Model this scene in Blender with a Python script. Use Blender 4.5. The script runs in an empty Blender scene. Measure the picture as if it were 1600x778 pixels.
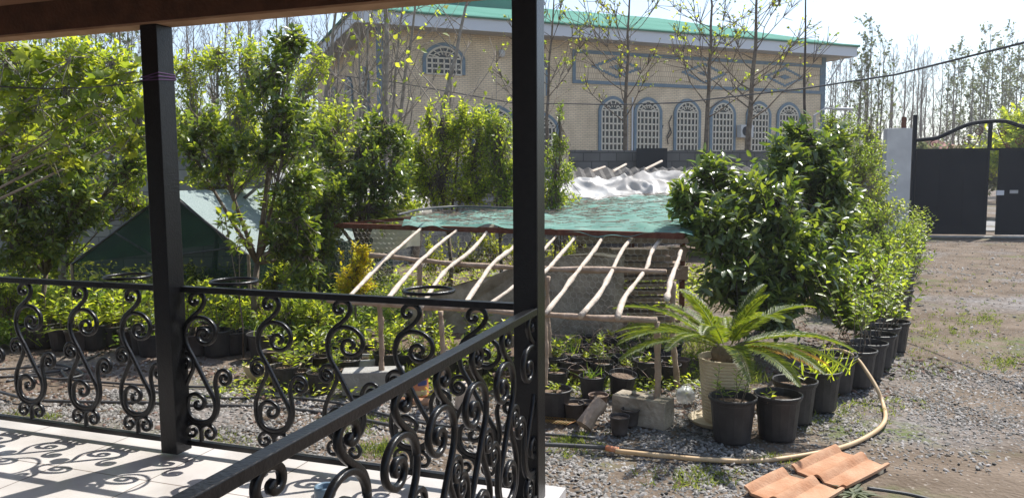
import bpy, math, random
import numpy as np
from mathutils import noise as mnoise
from mathutils import Vector, Matrix
random.seed(7); RS = np.random.RandomState(7)
S = bpy.context.scene
COL = S.collection

# ------------------------------------------------------------------ camera
HC = 1.75; FPX = 1200.0
PITCH = math.atan(114 / 1200.0); ROLL = math.radians(.38)
cp, sp, cr, sr = math.cos(PITCH), math.sin(PITCH), math.cos(ROLL), math.sin(ROLL)
def _c2w(x, y, z): return Vector((x, y * cp + z * sp, -y * sp + z * cp))
cam = bpy.data.cameras.new('camera'); co = bpy.data.objects.new('camera', cam); COL.objects.link(co)
right, up, fwd = _c2w(cr, 0, -sr), _c2w(sr, 0, cr), _c2w(0, 1, 0)
co.matrix_world = Matrix(((right.x, up.x, -fwd.x, 0), (right.y, up.y, -fwd.y, 0), (right.z, up.z, -fwd.z, HC), (0, 0, 0, 1)))
cam.sensor_width = 36; cam.lens = 36 * FPX / 1600; cam.clip_end = 3000; cam.clip_start = .05
S.camera = co

# ------------------------------------------------------------------ light
SUN_AZ, SUN_EL = math.radians(42.3), math.radians(56)
w = bpy.data.worlds.new('World'); S.world = w; w.use_nodes = True
nt = w.node_tree; sky = nt.nodes.new('ShaderNodeTexSky'); sky.sky_type = 'NISHITA'; sky.sun_disc = False
sky.sun_elevation = SUN_EL; sky.sun_rotation = SUN_AZ; sky.air_density = 1.0; sky.dust_density = .7; sky.ozone_density = 1.0; sky.altitude = 0
hs_ = nt.nodes.new('ShaderNodeHueSaturation'); hs_.inputs['Saturation'].default_value = .85; nt.links.new(sky.outputs[0], hs_.inputs['Color']); nt.links.new(hs_.outputs[0], nt.nodes['Background'].inputs[0]); nt.nodes['Background'].inputs[1].default_value = .098
sl = bpy.data.lights.new('sun', 'SUN'); sl.energy = 3.45; sl.angle = math.radians(.5); sl.color = (1, .965, .90)
so = bpy.data.objects.new('sun', sl); COL.objects.link(so)
sd = Vector((math.sin(SUN_AZ) * math.cos(SUN_EL), math.cos(SUN_AZ) * math.cos(SUN_EL), math.sin(SUN_EL)))
so.rotation_euler = sd.to_track_quat('Z', 'Y').to_euler(); so.location = (5, 5, 20)
S.view_settings.view_transform = 'Standard'; S.view_settings.look = 'None'; S.view_settings.gamma = 1
S.view_settings.exposure = 1.1; S.view_settings.use_curve_mapping = False
S.cycles.max_bounces = 8; S.cycles.diffuse_bounces = 6; S.cycles.glossy_bounces = 3
S.cycles.transmission_bounces = 6; S.cycles.transparent_max_bounces = 10; S.cycles.caustics_reflective = False; S.cycles.caustics_refractive = False
S.cycles.use_denoising = True

# ------------------------------------------------------------------ survey helpers: photograph pixel -> point in the place
def ray(x, y):
    dx, dy = x - 800, y - 389
    a, b = cr * dx - sr * dy, sr * dx + cr * dy
    return _c2w(a / FPX, 1, -b / FPX)
def G(x, y, z=0):
    r = ray(x, y); t = (z - HC) / r.z; return Vector((r.x * t, r.y * t, z))
def AT(x, y, Y):
    r = ray(x, y); t = Y / r.y; return Vector((r.x * t, Y, HC + r.z * t))

# ------------------------------------------------------------------ materials
def mat(name, col=(.5, .5, .5), rough=.7, spec=.5, metal=0, col2=None, nscale=8, bump=0, bscale=60, trans=0, tcol=None, island=0, coat=0, alpha=1, detail=4, contrast=.5):
    m = bpy.data.materials.new(name); m.use_nodes = True; N = m.node_tree; L = N.links
    p = N.nodes['Principled BSDF']; out = N.nodes['Material Output']
    p.inputs['Base Color'].default_value = (*col, 1); p.inputs['Roughness'].default_value = rough
    p.inputs['Metallic'].default_value = metal; p.inputs['Specular IOR Level'].default_value = spec
    p.inputs['Coat Weight'].default_value = coat; p.inputs['Coat Roughness'].default_value = .2
    csock = None
    tc = N.nodes.new('ShaderNodeTexCoord')
    if col2 is not None:
        no = N.nodes.new('ShaderNodeTexNoise'); no.inputs['Scale'].default_value = nscale; no.inputs['Detail'].default_value = detail
        L.new(tc.outputs['Object'], no.inputs['Vector'])
        r = N.nodes.new('ShaderNodeValToRGB'); r.color_ramp.elements[0].position = .5 - contrast * .4; r.color_ramp.elements[1].position = .5 + contrast * .4
        r.color_ramp.elements[0].color = (*col, 1); r.color_ramp.elements[1].color = (*col2, 1)
        L.new(no.outputs['Fac'], r.inputs['Fac']); csock = r.outputs[0]
    if island:
        g = N.nodes.new('ShaderNodeNewGeometry'); h = N.nodes.new('ShaderNodeHueSaturation')
        mr = N.nodes.new('ShaderNodeMapRange'); mr.inputs[3].default_value = 1 - island; mr.inputs[4].default_value = 1 + island
        L.new(g.outputs['Random Per Island'], mr.inputs[0]); L.new(mr.outputs[0], h.inputs['Value'])
        mh = N.nodes.new('ShaderNodeMapRange'); mh.inputs[3].default_value = .5 + .02; mh.inputs[4].default_value = .5 - .03
        L.new(g.outputs['Random Per Island'], mh.inputs[0]); L.new(mh.outputs[0], h.inputs['Hue'])
        if csock: L.new(csock, h.inputs['Color'])
        else: h.inputs['Color'].default_value = (*col, 1)
        csock = h.outputs[0]
    if csock: L.new(csock, p.inputs['Base Color'])
    if bump:
        n2 = N.nodes.new('ShaderNodeTexNoise'); n2.inputs['Scale'].default_value = bscale; n2.inputs['Detail'].default_value = 5
        b = N.nodes.new('ShaderNodeBump'); b.inputs['Strength'].default_value = bump; b.inputs['Distance'].default_value = .02
        L.new(tc.outputs['Object'], n2.inputs['Vector']); L.new(n2.outputs['Fac'], b.inputs['Height']); L.new(b.outputs[0], p.inputs['Normal'])
    last = p.outputs[0]
    if trans:
        t = N.nodes.new('ShaderNodeBsdfTranslucent'); mx = N.nodes.new('ShaderNodeMixShader'); mx.inputs[0].default_value = trans
        t.inputs[0].default_value = (*(tcol or col), 1)
        if island:
            h2 = N.nodes.new('ShaderNodeHueSaturation'); h2.inputs['Color'].default_value = (*(tcol or col), 1)
            L.new(mr.outputs[0], h2.inputs['Value']); L.new(mh.outputs[0], h2.inputs['Hue']); L.new(h2.outputs[0], t.inputs[0])
        L.new(last, mx.inputs[1]); L.new(t.outputs[0], mx.inputs[2]); last = mx.outputs[0]
    if alpha < 1:
        t = N.nodes.new('ShaderNodeBsdfTransparent'); mx = N.nodes.new('ShaderNodeMixShader'); mx.inputs[0].default_value = alpha
        L.new(t.outputs[0], mx.inputs[1]); L.new(last, mx.inputs[2]); last = mx.outputs[0]
    L.new(last, out.inputs[0])
    return m
def leafmat(name, col, tcol, rough=.38, trans=.42, island=.45, spec=.5):
    return mat(name, col, rough, spec, trans=trans, tcol=tcol, island=island, col2=tuple(min(c * 1.6, .9) for c in col), nscale=1.3, detail=1)
M = {}
M['black_steel'] = mat('black_steel', (.005, .005, .006), .3, .32, col2=(.010, .010, .011), nscale=30, bump=.12, bscale=90)
M['wood_beam'] = mat('wood_beam', (.05, .022, .012), .55, .3, col2=(.11, .048, .026), nscale=9, bump=.2)
M['wood_beam_bounce_lit'] = mat('wood_beam_bounce_lit', (.30, .17, .10), .6, .3, col2=(.42, .26, .16), nscale=7, bump=.1)  # beam wood with the floor's bounce light put into its colour
M['ceiling_wood'] = mat('ceiling_wood', (.16, .075, .04), .6, .4, col2=(.22, .11, .06), nscale=3)
M['wood_pole'] = mat('wood_pole', (.44, .36, .29), .75, .3, col2=(.66, .56, .46), nscale=14, bump=.5, bscale=40)
M['wood_pole2'] = mat('wood_pole2', (.28, .20, .14), .8, .3, col2=(.46, .35, .27), nscale=14, bump=.5, bscale=40)
M['rust'] = mat('rust', (.10, .035, .022), .85, .2, col2=(.17, .07, .045), nscale=20, bump=.3)
M['wire'] = mat('wire', (.62, .58, .50), .5, .5)
M['net_green'] = mat('net_green', (.15, .32, .265), .95, .05, col2=(.29, .46, .40), nscale=3.5, bump=.5, bscale=120, trans=.12, tcol=(.12, .35, .25), alpha=.78)
M['net_shaded'] = mat('net_shaded', (.018, .045, .032), .85, .1, col2=(.04, .08, .06), nscale=9, bump=.3, bscale=200, trans=.25, tcol=(.02, .08, .045), alpha=.80, detail=1)  # tent net in its shaded tone, shade put into the colour
M['plastic_white'] = mat('plastic_white', (.42, .39, .36), .45, .4, col2=(.70, .69, .67), nscale=1.6, trans=.25, tcol=(.7, .68, .62))
M['concrete'] = mat('concrete', (.26, .25, .23), .9, .2, col2=(.42, .41, .38), nscale=6, bump=.4, bscale=50)
M['concrete_old'] = mat('concrete_old', (.22, .185, .14), .95, .2, col2=(.50, .44, .36), nscale=7, bump=.8, bscale=30, detail=8)
M['plaster'] = mat('plaster', (.50, .50, .50), .85, .2, col2=(.62, .62, .61), nscale=3, bump=.2)
M['pot'] = mat('pot', (.022, .020, .021), .5, .4, col2=(.05, .046, .046), nscale=12, bump=.15)
M['pot_brown'] = mat('pot_brown', (.055, .045, .042), .6, .4, col2=(.10, .085, .08), nscale=12, bump=.15)
M['pot_clay'] = mat('pot_clay', (.14, .09, .07), .7, .3, col2=(.22, .16, .13), nscale=12)
M['soil'] = mat('soil', (.09, .060, .042), 1, .1, col2=(.27, .20, .15), nscale=60, bump=1, bscale=60)
M['cream'] = mat('cream', (.55, .45, .30), .6, .3, col2=(.70, .60, .44), nscale=5, bump=.25)
M['bark'] = mat('bark', (.10, .075, .055), .9, .2, col2=(.22, .18, .14), nscale=12, bump=.5)
M['bark_pale'] = mat('bark_pale', (.17, .145, .12), .9, .2, col2=(.34, .30, .26), nscale=9, bump=.3)
M['bark_dark'] = mat('bark_dark', (.05, .04, .035), .9, .2, col2=(.12, .095, .08), nscale=9, bump=.3)
M['hose_black'] = mat('hose_black', (.035, .035, .037), .5, .4, col2=(.09, .088, .088), nscale=9)
M['hose_tan'] = mat('hose_tan', (.50, .33, .17), .5, .4, col2=(.60, .44, .27), nscale=6)
M['terracotta'] = mat('terracotta', (.36, .17, .09), .9, .15, col2=(.50, .31, .20), nscale=7, bump=.3)
M['glass_dark'] = mat('glass_dark', (.012, .014, .018), .15, .6, col2=(.03, .03, .035), nscale=.8)
M['white_frame'] = mat('white_frame', (.66, .60, .50), .6, .3)
M['blue_trim'] = mat('blue_trim', (.12, .18, .235), .6, .4, col2=(.18, .245, .30), nscale=5)
M['roof_green'] = mat('roof_green', (.085, .23, .175), .9, .05, col2=(.12, .29, .23), nscale=.7)
M['fascia'] = mat('fascia', (.62, .64, .69), .5, .4)
M['soffit'] = mat('soffit', (.42, .42, .42), .7, .3)
M['gate'] = mat('gate', (.005, .008, .014), .6, .10, col2=(.010, .013, .019), nscale=1.2)
M['shed_roof'] = mat('shed_roof', (.07, .065, .06), .8, .2, col2=(.13, .12, .11), nscale=4)
M['dark_board'] = mat('dark_board', (.02, .022, .026), .6, .3)
M['orange'] = mat('orange', (.62, .18, .06), .6, .4, col2=(.5, .3, .2), nscale=9)
M['blue_label'] = mat('blue_label', (.06, .08, .22), .6, .4)
M['blue_plastic'] = mat('blue_plastic', (.13, .20, .27), .4, .5)
M['purple'] = mat('purple', (.08, .035, .11), .7, .3)
M['red_roof'] = mat('red_roof', (.25, .10, .08), .8, .3)
M['stick'] = mat('stick', (.20, .15, .12), .9, .2, col2=(.36, .28, .23), nscale=20)
M['gravel'] = mat('gravel', (.165, .158, .148), .85, .15, island=.55, col2=(.28, .265, .245), nscale=2)
M['litter'] = mat('litter', (.12, .085, .06), .9, .2, island=.5)
M['plastic_clear'] = mat('plastic_clear', (.5, .52, .52), .2, .6, alpha=.55)
# leaves: base colour, transmitted colour
M['leaf_dark'] = leafmat('leaf_dark', (.085, .120, .028), (.32, .43, .03), .34, .45, spec=.8)
M['leaf_citrus'] = leafmat('leaf_citrus', (.078, .116, .034), (.28, .39, .03), .32, .40, spec=.95)
M['leaf_mid'] = leafmat('leaf_mid', (.115, .155, .028), (.42, .54, .035), .36, .5)
M['leaf_hedge'] = leafmat('leaf_hedge', (.108, .152, .026), (.36, .50, .035), .40, .50)
M['leaf_bright'] = leafmat('leaf_bright', (.155, .195, .027), (.58, .70, .045), .40, .55)
M['leaf_fig'] = leafmat('leaf_fig', (.12, .155, .024), (.42, .52, .035), .45, .5)
M['leaf_yellow'] = leafmat('leaf_yellow', (.48, .42, .02), (.85, .78, .03), .5, .45, .25)
M['leaf_lime'] = leafmat('leaf_lime', (.17, .20, .02), (.52, .58, .03), .5, .5, .3)
M['leaf_far'] = leafmat('leaf_far', (.10, .12, .06), (.22, .26, .10), .6, .4, .3)
M['leaf_ground'] = leafmat('leaf_ground', (.085, .135, .022), (.28, .44, .03), .5, .45)
M['leaf_cycad'] = leafmat('leaf_cycad', (.07, .105, .014), (.27, .35, .02), .42, .42, .3)
M['leaf_cycad_old'] = leafmat('leaf_cycad_old', (.26, .15, .03), (.50, .33, .04), .5, .35, .3)
M['grass'] = leafmat('grass', (.09, .12, .025), (.28, .36, .05), .5, .45)
M['net_sunlit'] = mat('net_sunlit', (.18, .225, .22), .85, .1, col2=(.34, .40, .39), nscale=90, bump=.4, bscale=160, detail=2)  # the same tent net painted pale, sunlight put into its colour

def brick_mat(name, c1, c2, mortar, bw, bh, ms=.012, off=.5, rot=None, bump=.3, rough=.85, noise=None, spec=.2):
    m = bpy.data.materials.new(name); m.use_nodes = True; N = m.node_tree; L = N.links; p = N.nodes['Principled BSDF']
    p.inputs['Roughness'].default_value = rough; p.inputs['Specular IOR Level'].default_value = spec
    tc = N.nodes.new('ShaderNodeTexCoord'); mp = N.nodes.new('ShaderNodeMapping')
    if rot: mp.inputs['Rotation'].default_value = rot
    b = N.nodes.new('ShaderNodeTexBrick'); b.inputs['Scale'].default_value = 1; b.inputs['Brick Width'].default_value = bw; b.inputs['Row Height'].default_value = bh
    b.inputs['Mortar Size'].default_value = ms; b.inputs['Color1'].default_value = (*c1, 1); b.inputs['Color2'].default_value = (*c2, 1); b.inputs['Mortar'].default_value = (*mortar, 1)
    b.inputs['Mortar Smooth'].default_value = .1; b.offset = off; b.inputs['Bias'].default_value = 0
    L.new(tc.outputs['Object'], mp.inputs[0]); L.new(mp.outputs[0], b.inputs['Vector'])
    n = N.nodes.new('ShaderNodeTexNoise'); n.inputs['Scale'].default_value = noise or 1.5; n.inputs['Detail'].default_value = 6; L.new(tc.outputs['Object'], n.inputs['Vector'])
    mx = N.nodes.new('ShaderNodeMixRGB'); mx.blend_type = 'MULTIPLY'; mx.inputs[0].default_value = .5
    r = N.nodes.new('ShaderNodeValToRGB'); r.color_ramp.elements[0].color = (.65, .63, .6, 1); r.color_ramp.elements[1].color = (1.15, 1.15, 1.15, 1); r.color_ramp.elements[0].position = .35; r.color_ramp.elements[1].position = .65
    L.new(n.outputs['Fac'], r.inputs[0]); L.new(b.outputs['Color'], mx.inputs[1]); L.new(r.outputs[0], mx.inputs[2]); L.new(mx.outputs[0], p.inputs['Base Color'])
    bp = N.nodes.new('ShaderNodeBump'); bp.inputs['Strength'].default_value = bump; bp.inputs['Distance'].default_value = .01; bp.invert = True
    L.new(b.outputs['Fac'], bp.inputs['Height']); L.new(bp.outputs[0], p.inputs['Normal'])
    return m
PI = math.pi
# object-local x runs along the wall; rotate so brick rows follow z
M['brick'] = brick_mat('brick', (.80, .66, .47), (.74, .60, .43), (.50, .40, .30), .20, .066, .010, rot=(PI / 2, 0, 0))
M['brick_frieze'] = brick_mat('brick_frieze', (.73, .61, .45), (.67, .55, .40), (.47, .36, .26), .1, .2, .012, off=.5, rot=(PI / 2, 0, 0))
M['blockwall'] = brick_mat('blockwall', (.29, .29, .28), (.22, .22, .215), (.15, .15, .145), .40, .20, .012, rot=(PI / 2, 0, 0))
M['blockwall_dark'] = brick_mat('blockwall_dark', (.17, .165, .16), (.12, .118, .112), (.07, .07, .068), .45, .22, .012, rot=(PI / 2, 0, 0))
M['porch_tile'] = brick_mat('porch_tile', (.58, .545, .52), (.55, .515, .485), (.20, .165, .145), .62, .62, .004, off=0, rough=.22, bump=.1, noise=2.5, spec=.5)

# ------------------------------------------------------------------ object helpers
ORG = {}
def tag(o, label=None, cat=None, group=None, kind=None):
    if label: o['label'] = label
    if cat: o['category'] = cat
    if group: o['group'] = group
    if kind: o['kind'] = kind
    return o
def empty(name, loc, label=None, cat=None, group=None):
    o = bpy.data.objects.new(name, None); COL.objects.link(o); o.location = loc; o.empty_display_size = .1
    ORG[o.name] = np.array(loc, float); return tag(o, label, cat, group)
def link_mesh(name, me, m, parent, V_offset_done=None):
    me.materials.append(m); o = bpy.data.objects.new(name, me); COL.objects.link(o); return o
class MB:
    def __init__(s): s.v = []; s.f = []; s.n = 0; s.arr = []
    def add(s, V, F):
        s.v.append(np.asarray(V, float).reshape(-1, 3)); b = s.n; s.f += [[i + b for i in f] for f in F]; s.n += len(s.v[-1]); return s
    def box(s, c, size, R=None):
        x, y, z = [q / 2 for q in size]
        V = np.array([(-x, -y, -z), (x, -y, -z), (x, y, -z), (-x, y, -z), (-x, -y, z), (x, -y, z), (x, y, z), (-x, y, z)])
        if R is not None: V = V @ np.array(R).T
        return s.add(V + np.array(c), [(0, 3, 2, 1), (4, 5, 6, 7), (0, 1, 5, 4), (1, 2, 6, 5), (2, 3, 7, 6), (3, 0, 4, 7)])
    def tube(s, P, r, n=6, cap=True):
        P = np.array([tuple(p) for p in P], float); k = len(P); r = np.ones(k) * r if np.isscalar(r) else np.array(r, float)
        T = np.gradient(P, axis=0); T /= np.linalg.norm(T, axis=1)[:, None] + 1e-9
        u = np.cross(T[0], (0, 0, 1) if abs(T[0][2]) < .9 else (1, 0, 0)); u /= np.linalg.norm(u)
        V = []
        for i in range(k):
            u = u - T[i] * (u @ T[i]); u /= np.linalg.norm(u) + 1e-9; w_ = np.cross(T[i], u)
            a = np.arange(n) * 2 * PI / n; V.append(P[i] + r[i] * (np.cos(a)[:, None] * u + np.sin(a)[:, None] * w_))
        F = [(i * n + j, i * n + (j + 1) % n, (i + 1) * n + (j + 1) % n, (i + 1) * n + j) for i in range(k - 1) for j in range(n)]
        if cap: F += [tuple(range(n))[::-1], tuple((k - 1) * n + j for j in range(n))]
        return s.add(np.concatenate(V), F)
    def prism(s, poly, off):          # planar polygon (3-D points) extruded by vector
        P = np.array([tuple(p) for p in poly], float); n = len(P); V = np.concatenate([P, P + np.array(off)])
        return s.add(V, [tuple(range(n))[::-1], tuple(range(n, 2 * n))] + [(i, (i + 1) % n, (i + 1) % n + n, i + n) for i in range(n)])
    def lathe(s, prof, c, n=24, flute=0, tilt=None):
        V = []; k = len(prof)
        for (r, z) in prof:
            for j in range(n):
                a = j * 2 * PI / n; rr = r * (1 + flute * (1 if j % 2 else -1)); V.append((rr * math.cos(a), rr * math.sin(a), z))
        V = np.array(V)
        if tilt is not None: V = V @ np.array(tilt).T
        F = [(i * n + j, i * n + (j + 1) % n, (i + 1) * n + (j + 1) % n, (i + 1) * n + j) for i in range(k - 1) for j in range(n)]
        return s.add(V + np.array(c), F)
    def build(s, name, m, parent=None, smooth=False, bevel=0, rotz=None, origin=None):
        V = np.concatenate(s.v)
        if parent is not None: org = ORG[parent.name]
        elif origin is not None: org = np.array(origin, float)
        else: org = np.array([(V[:, 0].min() + V[:, 0].max()) / 2, (V[:, 1].min() + V[:, 1].max()) / 2, V[:, 2].min()])
        V = V - org
        if rotz is not None:
            c_, s_ = math.cos(-rotz), math.sin(-rotz); V = V @ np.array([[c_, -s_, 0], [s_, c_, 0], [0, 0, 1]]).T
        me = bpy.data.meshes.new(name); me.from_pydata(V.tolist(), [], s.f); me.materials.append(M[m] if isinstance(m, str) else m)
        if smooth: me.polygons.foreach_set('use_smooth', [True] * len(me.polygons))
        me.update()
        o = bpy.data.objects.new(name, me); COL.objects.link(o)
        if parent is not None: o.parent = parent
        else: o.location = org
        if rotz is not None: o.rotation_euler.z = rotz
        ORG[o.name] = org
        if bevel:
            b = o.modifiers.new('bevel', 'BEVEL'); b.width = bevel; b.segments = 2; b.limit_method = 'ANGLE'
        return o
def rawmesh(name, V, F, m, parent=None):      # V (n,3), F (k,nv) equal-size faces as numpy
    V = np.asarray(V, np.float32)
    org = ORG[parent.name] if parent is not None else np.array([V[:, 0].mean(), V[:, 1].mean(), V[:, 2].min()])
    V = V - org.astype(np.float32)
    me = bpy.data.meshes.new(name); k, nv = F.shape
    me.vertices.add(len(V)); me.vertices.foreach_set('co', V.ravel())
    me.loops.add(k * nv); me.loops.foreach_set('vertex_index', F.astype(np.int32).ravel())
    me.polygons.add(k); me.polygons.foreach_set('loop_start', np.arange(0, k * nv, nv, dtype=np.int32))
    me.materials.append(M[m] if isinstance(m, str) else m); me.update(calc_edges=True)
    o = bpy.data.objects.new(name, me); COL.objects.link(o)
    if parent is not None: o.parent = parent
    else: o.location = org
    ORG[o.name] = org
    return o
def copy_tree(o, loc, label=None, rotz=None, scale=None):
    c = o.copy(); COL.objects.link(c); c.location = loc; ORG[c.name] = np.array(loc, float)
    if label: c['label'] = label
    if rotz is not None: c.rotation_euler.z = rotz
    if scale: c.scale = (scale,) * 3 if np.isscalar(scale) else scale
    def rec(a, b):
        for ch in list(a.children):
            d = ch.copy(); COL.objects.link(d); d.parent = b; rec(ch, d)
    rec(o, c); return c
def nrm(A): return A / (np.linalg.norm(A, axis=-1, keepdims=True) + 1e-9)

# ------------------------------------------------------------------ leaves
TPL = {
 'lance': (np.array([(0, 0, 0), (.3, .42, .07), (.3, 0, 0), (.3, -.42, .07), (.68, .36, .05), (.68, 0, 0), (.68, -.36, .05), (1, 0, 0)]),
           [(0, 2, 1), (0, 3, 2), (1, 2, 5), (1, 5, 4), (2, 3, 6), (2, 6, 5), (4, 5, 7), (5, 6, 7)]),
 'simple': (np.array([(0, 0, 0), (.45, .5, .08), (1, 0, 0), (.45, -.5, .08)]), [(0, 2, 1), (0, 3, 2)]),
 'fig': (np.array([(0, 0, 0), (.12, .32, .03), (.05, .52, 0), (.38, .30, .04), (.55, .62, 0), (.62, .20, .03), (1, 0, 0), (.62, -.20, .03), (.55, -.62, 0), (.38, -.30, .04), (.05, -.52, 0), (.12, -.32, .03)]),
         [(0, i, i + 1) for i in range(1, 11)]),
 'blade': (np.array([(0, .5, 0), (0, -.5, 0), (.4, .45, .0), (.4, -.45, 0), (.75, .3, 0), (.75, -.3, 0), (1, 0, 0)]), [(0, 1, 2), (1, 3, 2), (2, 3, 4), (3, 5, 4), (4, 5, 6)]),
}
def leafarr(P, D, N, L, W, shape='simple', bend=.2):
    n = len(P); L = np.broadcast_to(L, (n,)); W = np.broadcast_to(W, (n,))
    X = nrm(D); Y = nrm(np.cross(N, X)); Z = np.cross(X, Y); T, F = TPL[shape]; F = np.array(F)
    bend = np.broadcast_to(bend, (n,))
    u = T[:, 0][None, :] * L[:, None]; v = T[:, 1][None, :] * W[:, None]
    w_ = T[:, 2][None, :] * W[:, None] * 2.2 - (T[:, 0] ** 2)[None, :] * (bend * L)[:, None]
    V = P[:, None, :] + u[..., None] * X[:, None, :] + v[..., None] * Y[:, None, :] + w_[..., None] * Z[:, None, :]
    FF = F[None] + (np.arange(n) * len(T))[:, None, None]
    return V.reshape(-1, 3), FF.reshape(-1, F.shape[1])
def sticks(A, B, ra, rb):                     # many thin 3-sided prisms A->B, quads
    n = len(A); X = nrm(B - A); h = np.where(np.abs(X[:, 2:3]) < .9, np.array([[0, 0, 1.]]), np.array([[1., 0, 0]])); U = nrm(np.cross(X, h)); W = np.cross(X, U)
    ra = np.broadcast_to(ra, (n,)); rb = np.broadcast_to(rb, (n,)); V = []
    for (Q, r) in ((A, ra), (B, rb)):
        for k in range(3):
            a = k * 2 * PI / 3; V.append(Q + r[:, None] * (math.cos(a) * U + math.sin(a) * W))
    V = np.stack(V, 1); F = np.array([(0, 1, 4, 3), (1, 2, 5, 4), (2, 0, 3, 5)])
    return V.reshape(-1, 3), (F[None] + (np.arange(n) * 6)[:, None, None]).reshape(-1, 4)
def join(parts):
    V = []; F = []; b = 0
    for v, f in parts: V.append(v); F.append(f + b); b += len(v)
    return np.concatenate(V), np.concatenate(F)

def bush(name, label, cat, base, blobs, nt_, leaf=(.07, .035), m='leaf_mid', shape='simple', group=None, tr=.03, twl=.3, lpt=12, upb=.5, bark='bark', bend=.2, stems=None, shell=.5):
    """base world point; blobs [(centre, (rx,ry,rz))]; nt_ twigs in all; one tree = trunk with limbs + crown of leaves."""
    base = np.array(base, float); root = empty(name, tuple(base), label, cat, group)
    tb = MB(); vols = np.array([(b[1][0] * b[1][1] * b[1][2]) ** .667 for b in blobs]); vols /= vols.sum()
    Ss, Ts, Os = [], [], []
    fork = base + (np.mean([np.array(b[0]) for b in blobs], 0) - base) * np.array([.25, .25, .42])
    tb.tube([base - (0, 0, .05), base * .5 + fork * .5 + RS.normal(0, .02, 3), fork], [tr * 1.15, tr, tr * .8], 7)
    for (C, R), fr in zip(blobs, vols):
        C = np.array(C, float); R = np.array(R, float)
        mid = fork * .45 + C * .55 + RS.normal(0, .05, 3) * R.mean(); top = C + (0, 0, .4) * R
        tb.tube([fork, mid, C, top], [tr * .75, tr * .5, tr * .3, tr * .12], 5)
        n = max(6, int(nt_ * fr * .82)); d = nrm(RS.normal(size=(n, 3))); rad = shell + (1.05 - shell) * RS.rand(n, 1) ** .6
        kc = max(4, n // 9); cd = nrm(RS.normal(size=(kc, 3))); cc_ = cd * (shell + (1.0 - shell) * RS.rand(kc, 1) ** .5)
        T = C + R * (cc_[RS.randint(0, kc, n)] + .21 * RS.normal(size=(n, 3)))
        lone = RS.rand(n) < .07; T[lone] = C + d[lone] * R * (1.05 + .3 * RS.rand(lone.sum(), 1))
        t = RS.rand(n, 1); Sx = np.where(t < .5, mid + (C - mid) * t * 2, C + (top - C) * (t - .5) * 2)
        T[:, 2] = np.maximum(T[:, 2], base[2] + .06)
        Ss.append(Sx); Ts.append(T); Os.append(nrm(T - C))
    Sx, T, O = map(np.concatenate, (Ss, Ts, Os))
    tw = nrm(nrm(T - Sx) + np.array([0, 0, upb]) + .35 * RS.normal(size=T.shape))
    A = T - tw * twl; v1, f1 = sticks(Sx, A, tr * .16 + .002, .003); v2, f2 = sticks(A, T, .003, .0015)
    tk = tb.build('trunk', bark, root, smooth=True)
    # limbs and twigs join the trunk mesh as a second piece of the same part
    tv, tf = join([(v1, f1), (v2, f2)])
    rawmesh('twigs', tv, tf, bark, root)
    n = len(T); k = np.arange(lpt)
    Pn = (T[:, None, :] - tw[:, None, :] * (twl * (k / lpt))[None, :, None]).reshape(-1, 3); DW = np.repeat(tw, lpt, 0); OW = np.repeat(O, lpt, 0)
    side = nrm(np.cross(DW, RS.normal(size=Pn.shape)))
    D = nrm(DW * .55 + side * (.55 + .4 * RS.rand(len(Pn), 1)) + .25 * OW + np.array([0, 0, -.12]))
    N = nrm(np.array([0, 0, 1.]) + .55 * RS.normal(size=Pn.shape) + .3 * OW)
    L = leaf[0] * (.6 + .6 * RS.rand(len(Pn))); W = L * leaf[1] / leaf[0]
    v, f = leafarr(Pn + side * .006, D, N, L, W, shape, bend * (.3 + RS.rand(len(Pn)) * 1.2))
    rawmesh('crown', v, f, m, root)
    return root
def B(px, py, Y, rx, ry, dep=None):           # blob given by its place in the photo, as a real ellipsoid at distance Y
    s = Y / FPX; return (tuple(AT(px, py, Y)), (rx * s, (dep if dep else .8 * (rx + ry) / 2) * s, ry * s))

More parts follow.
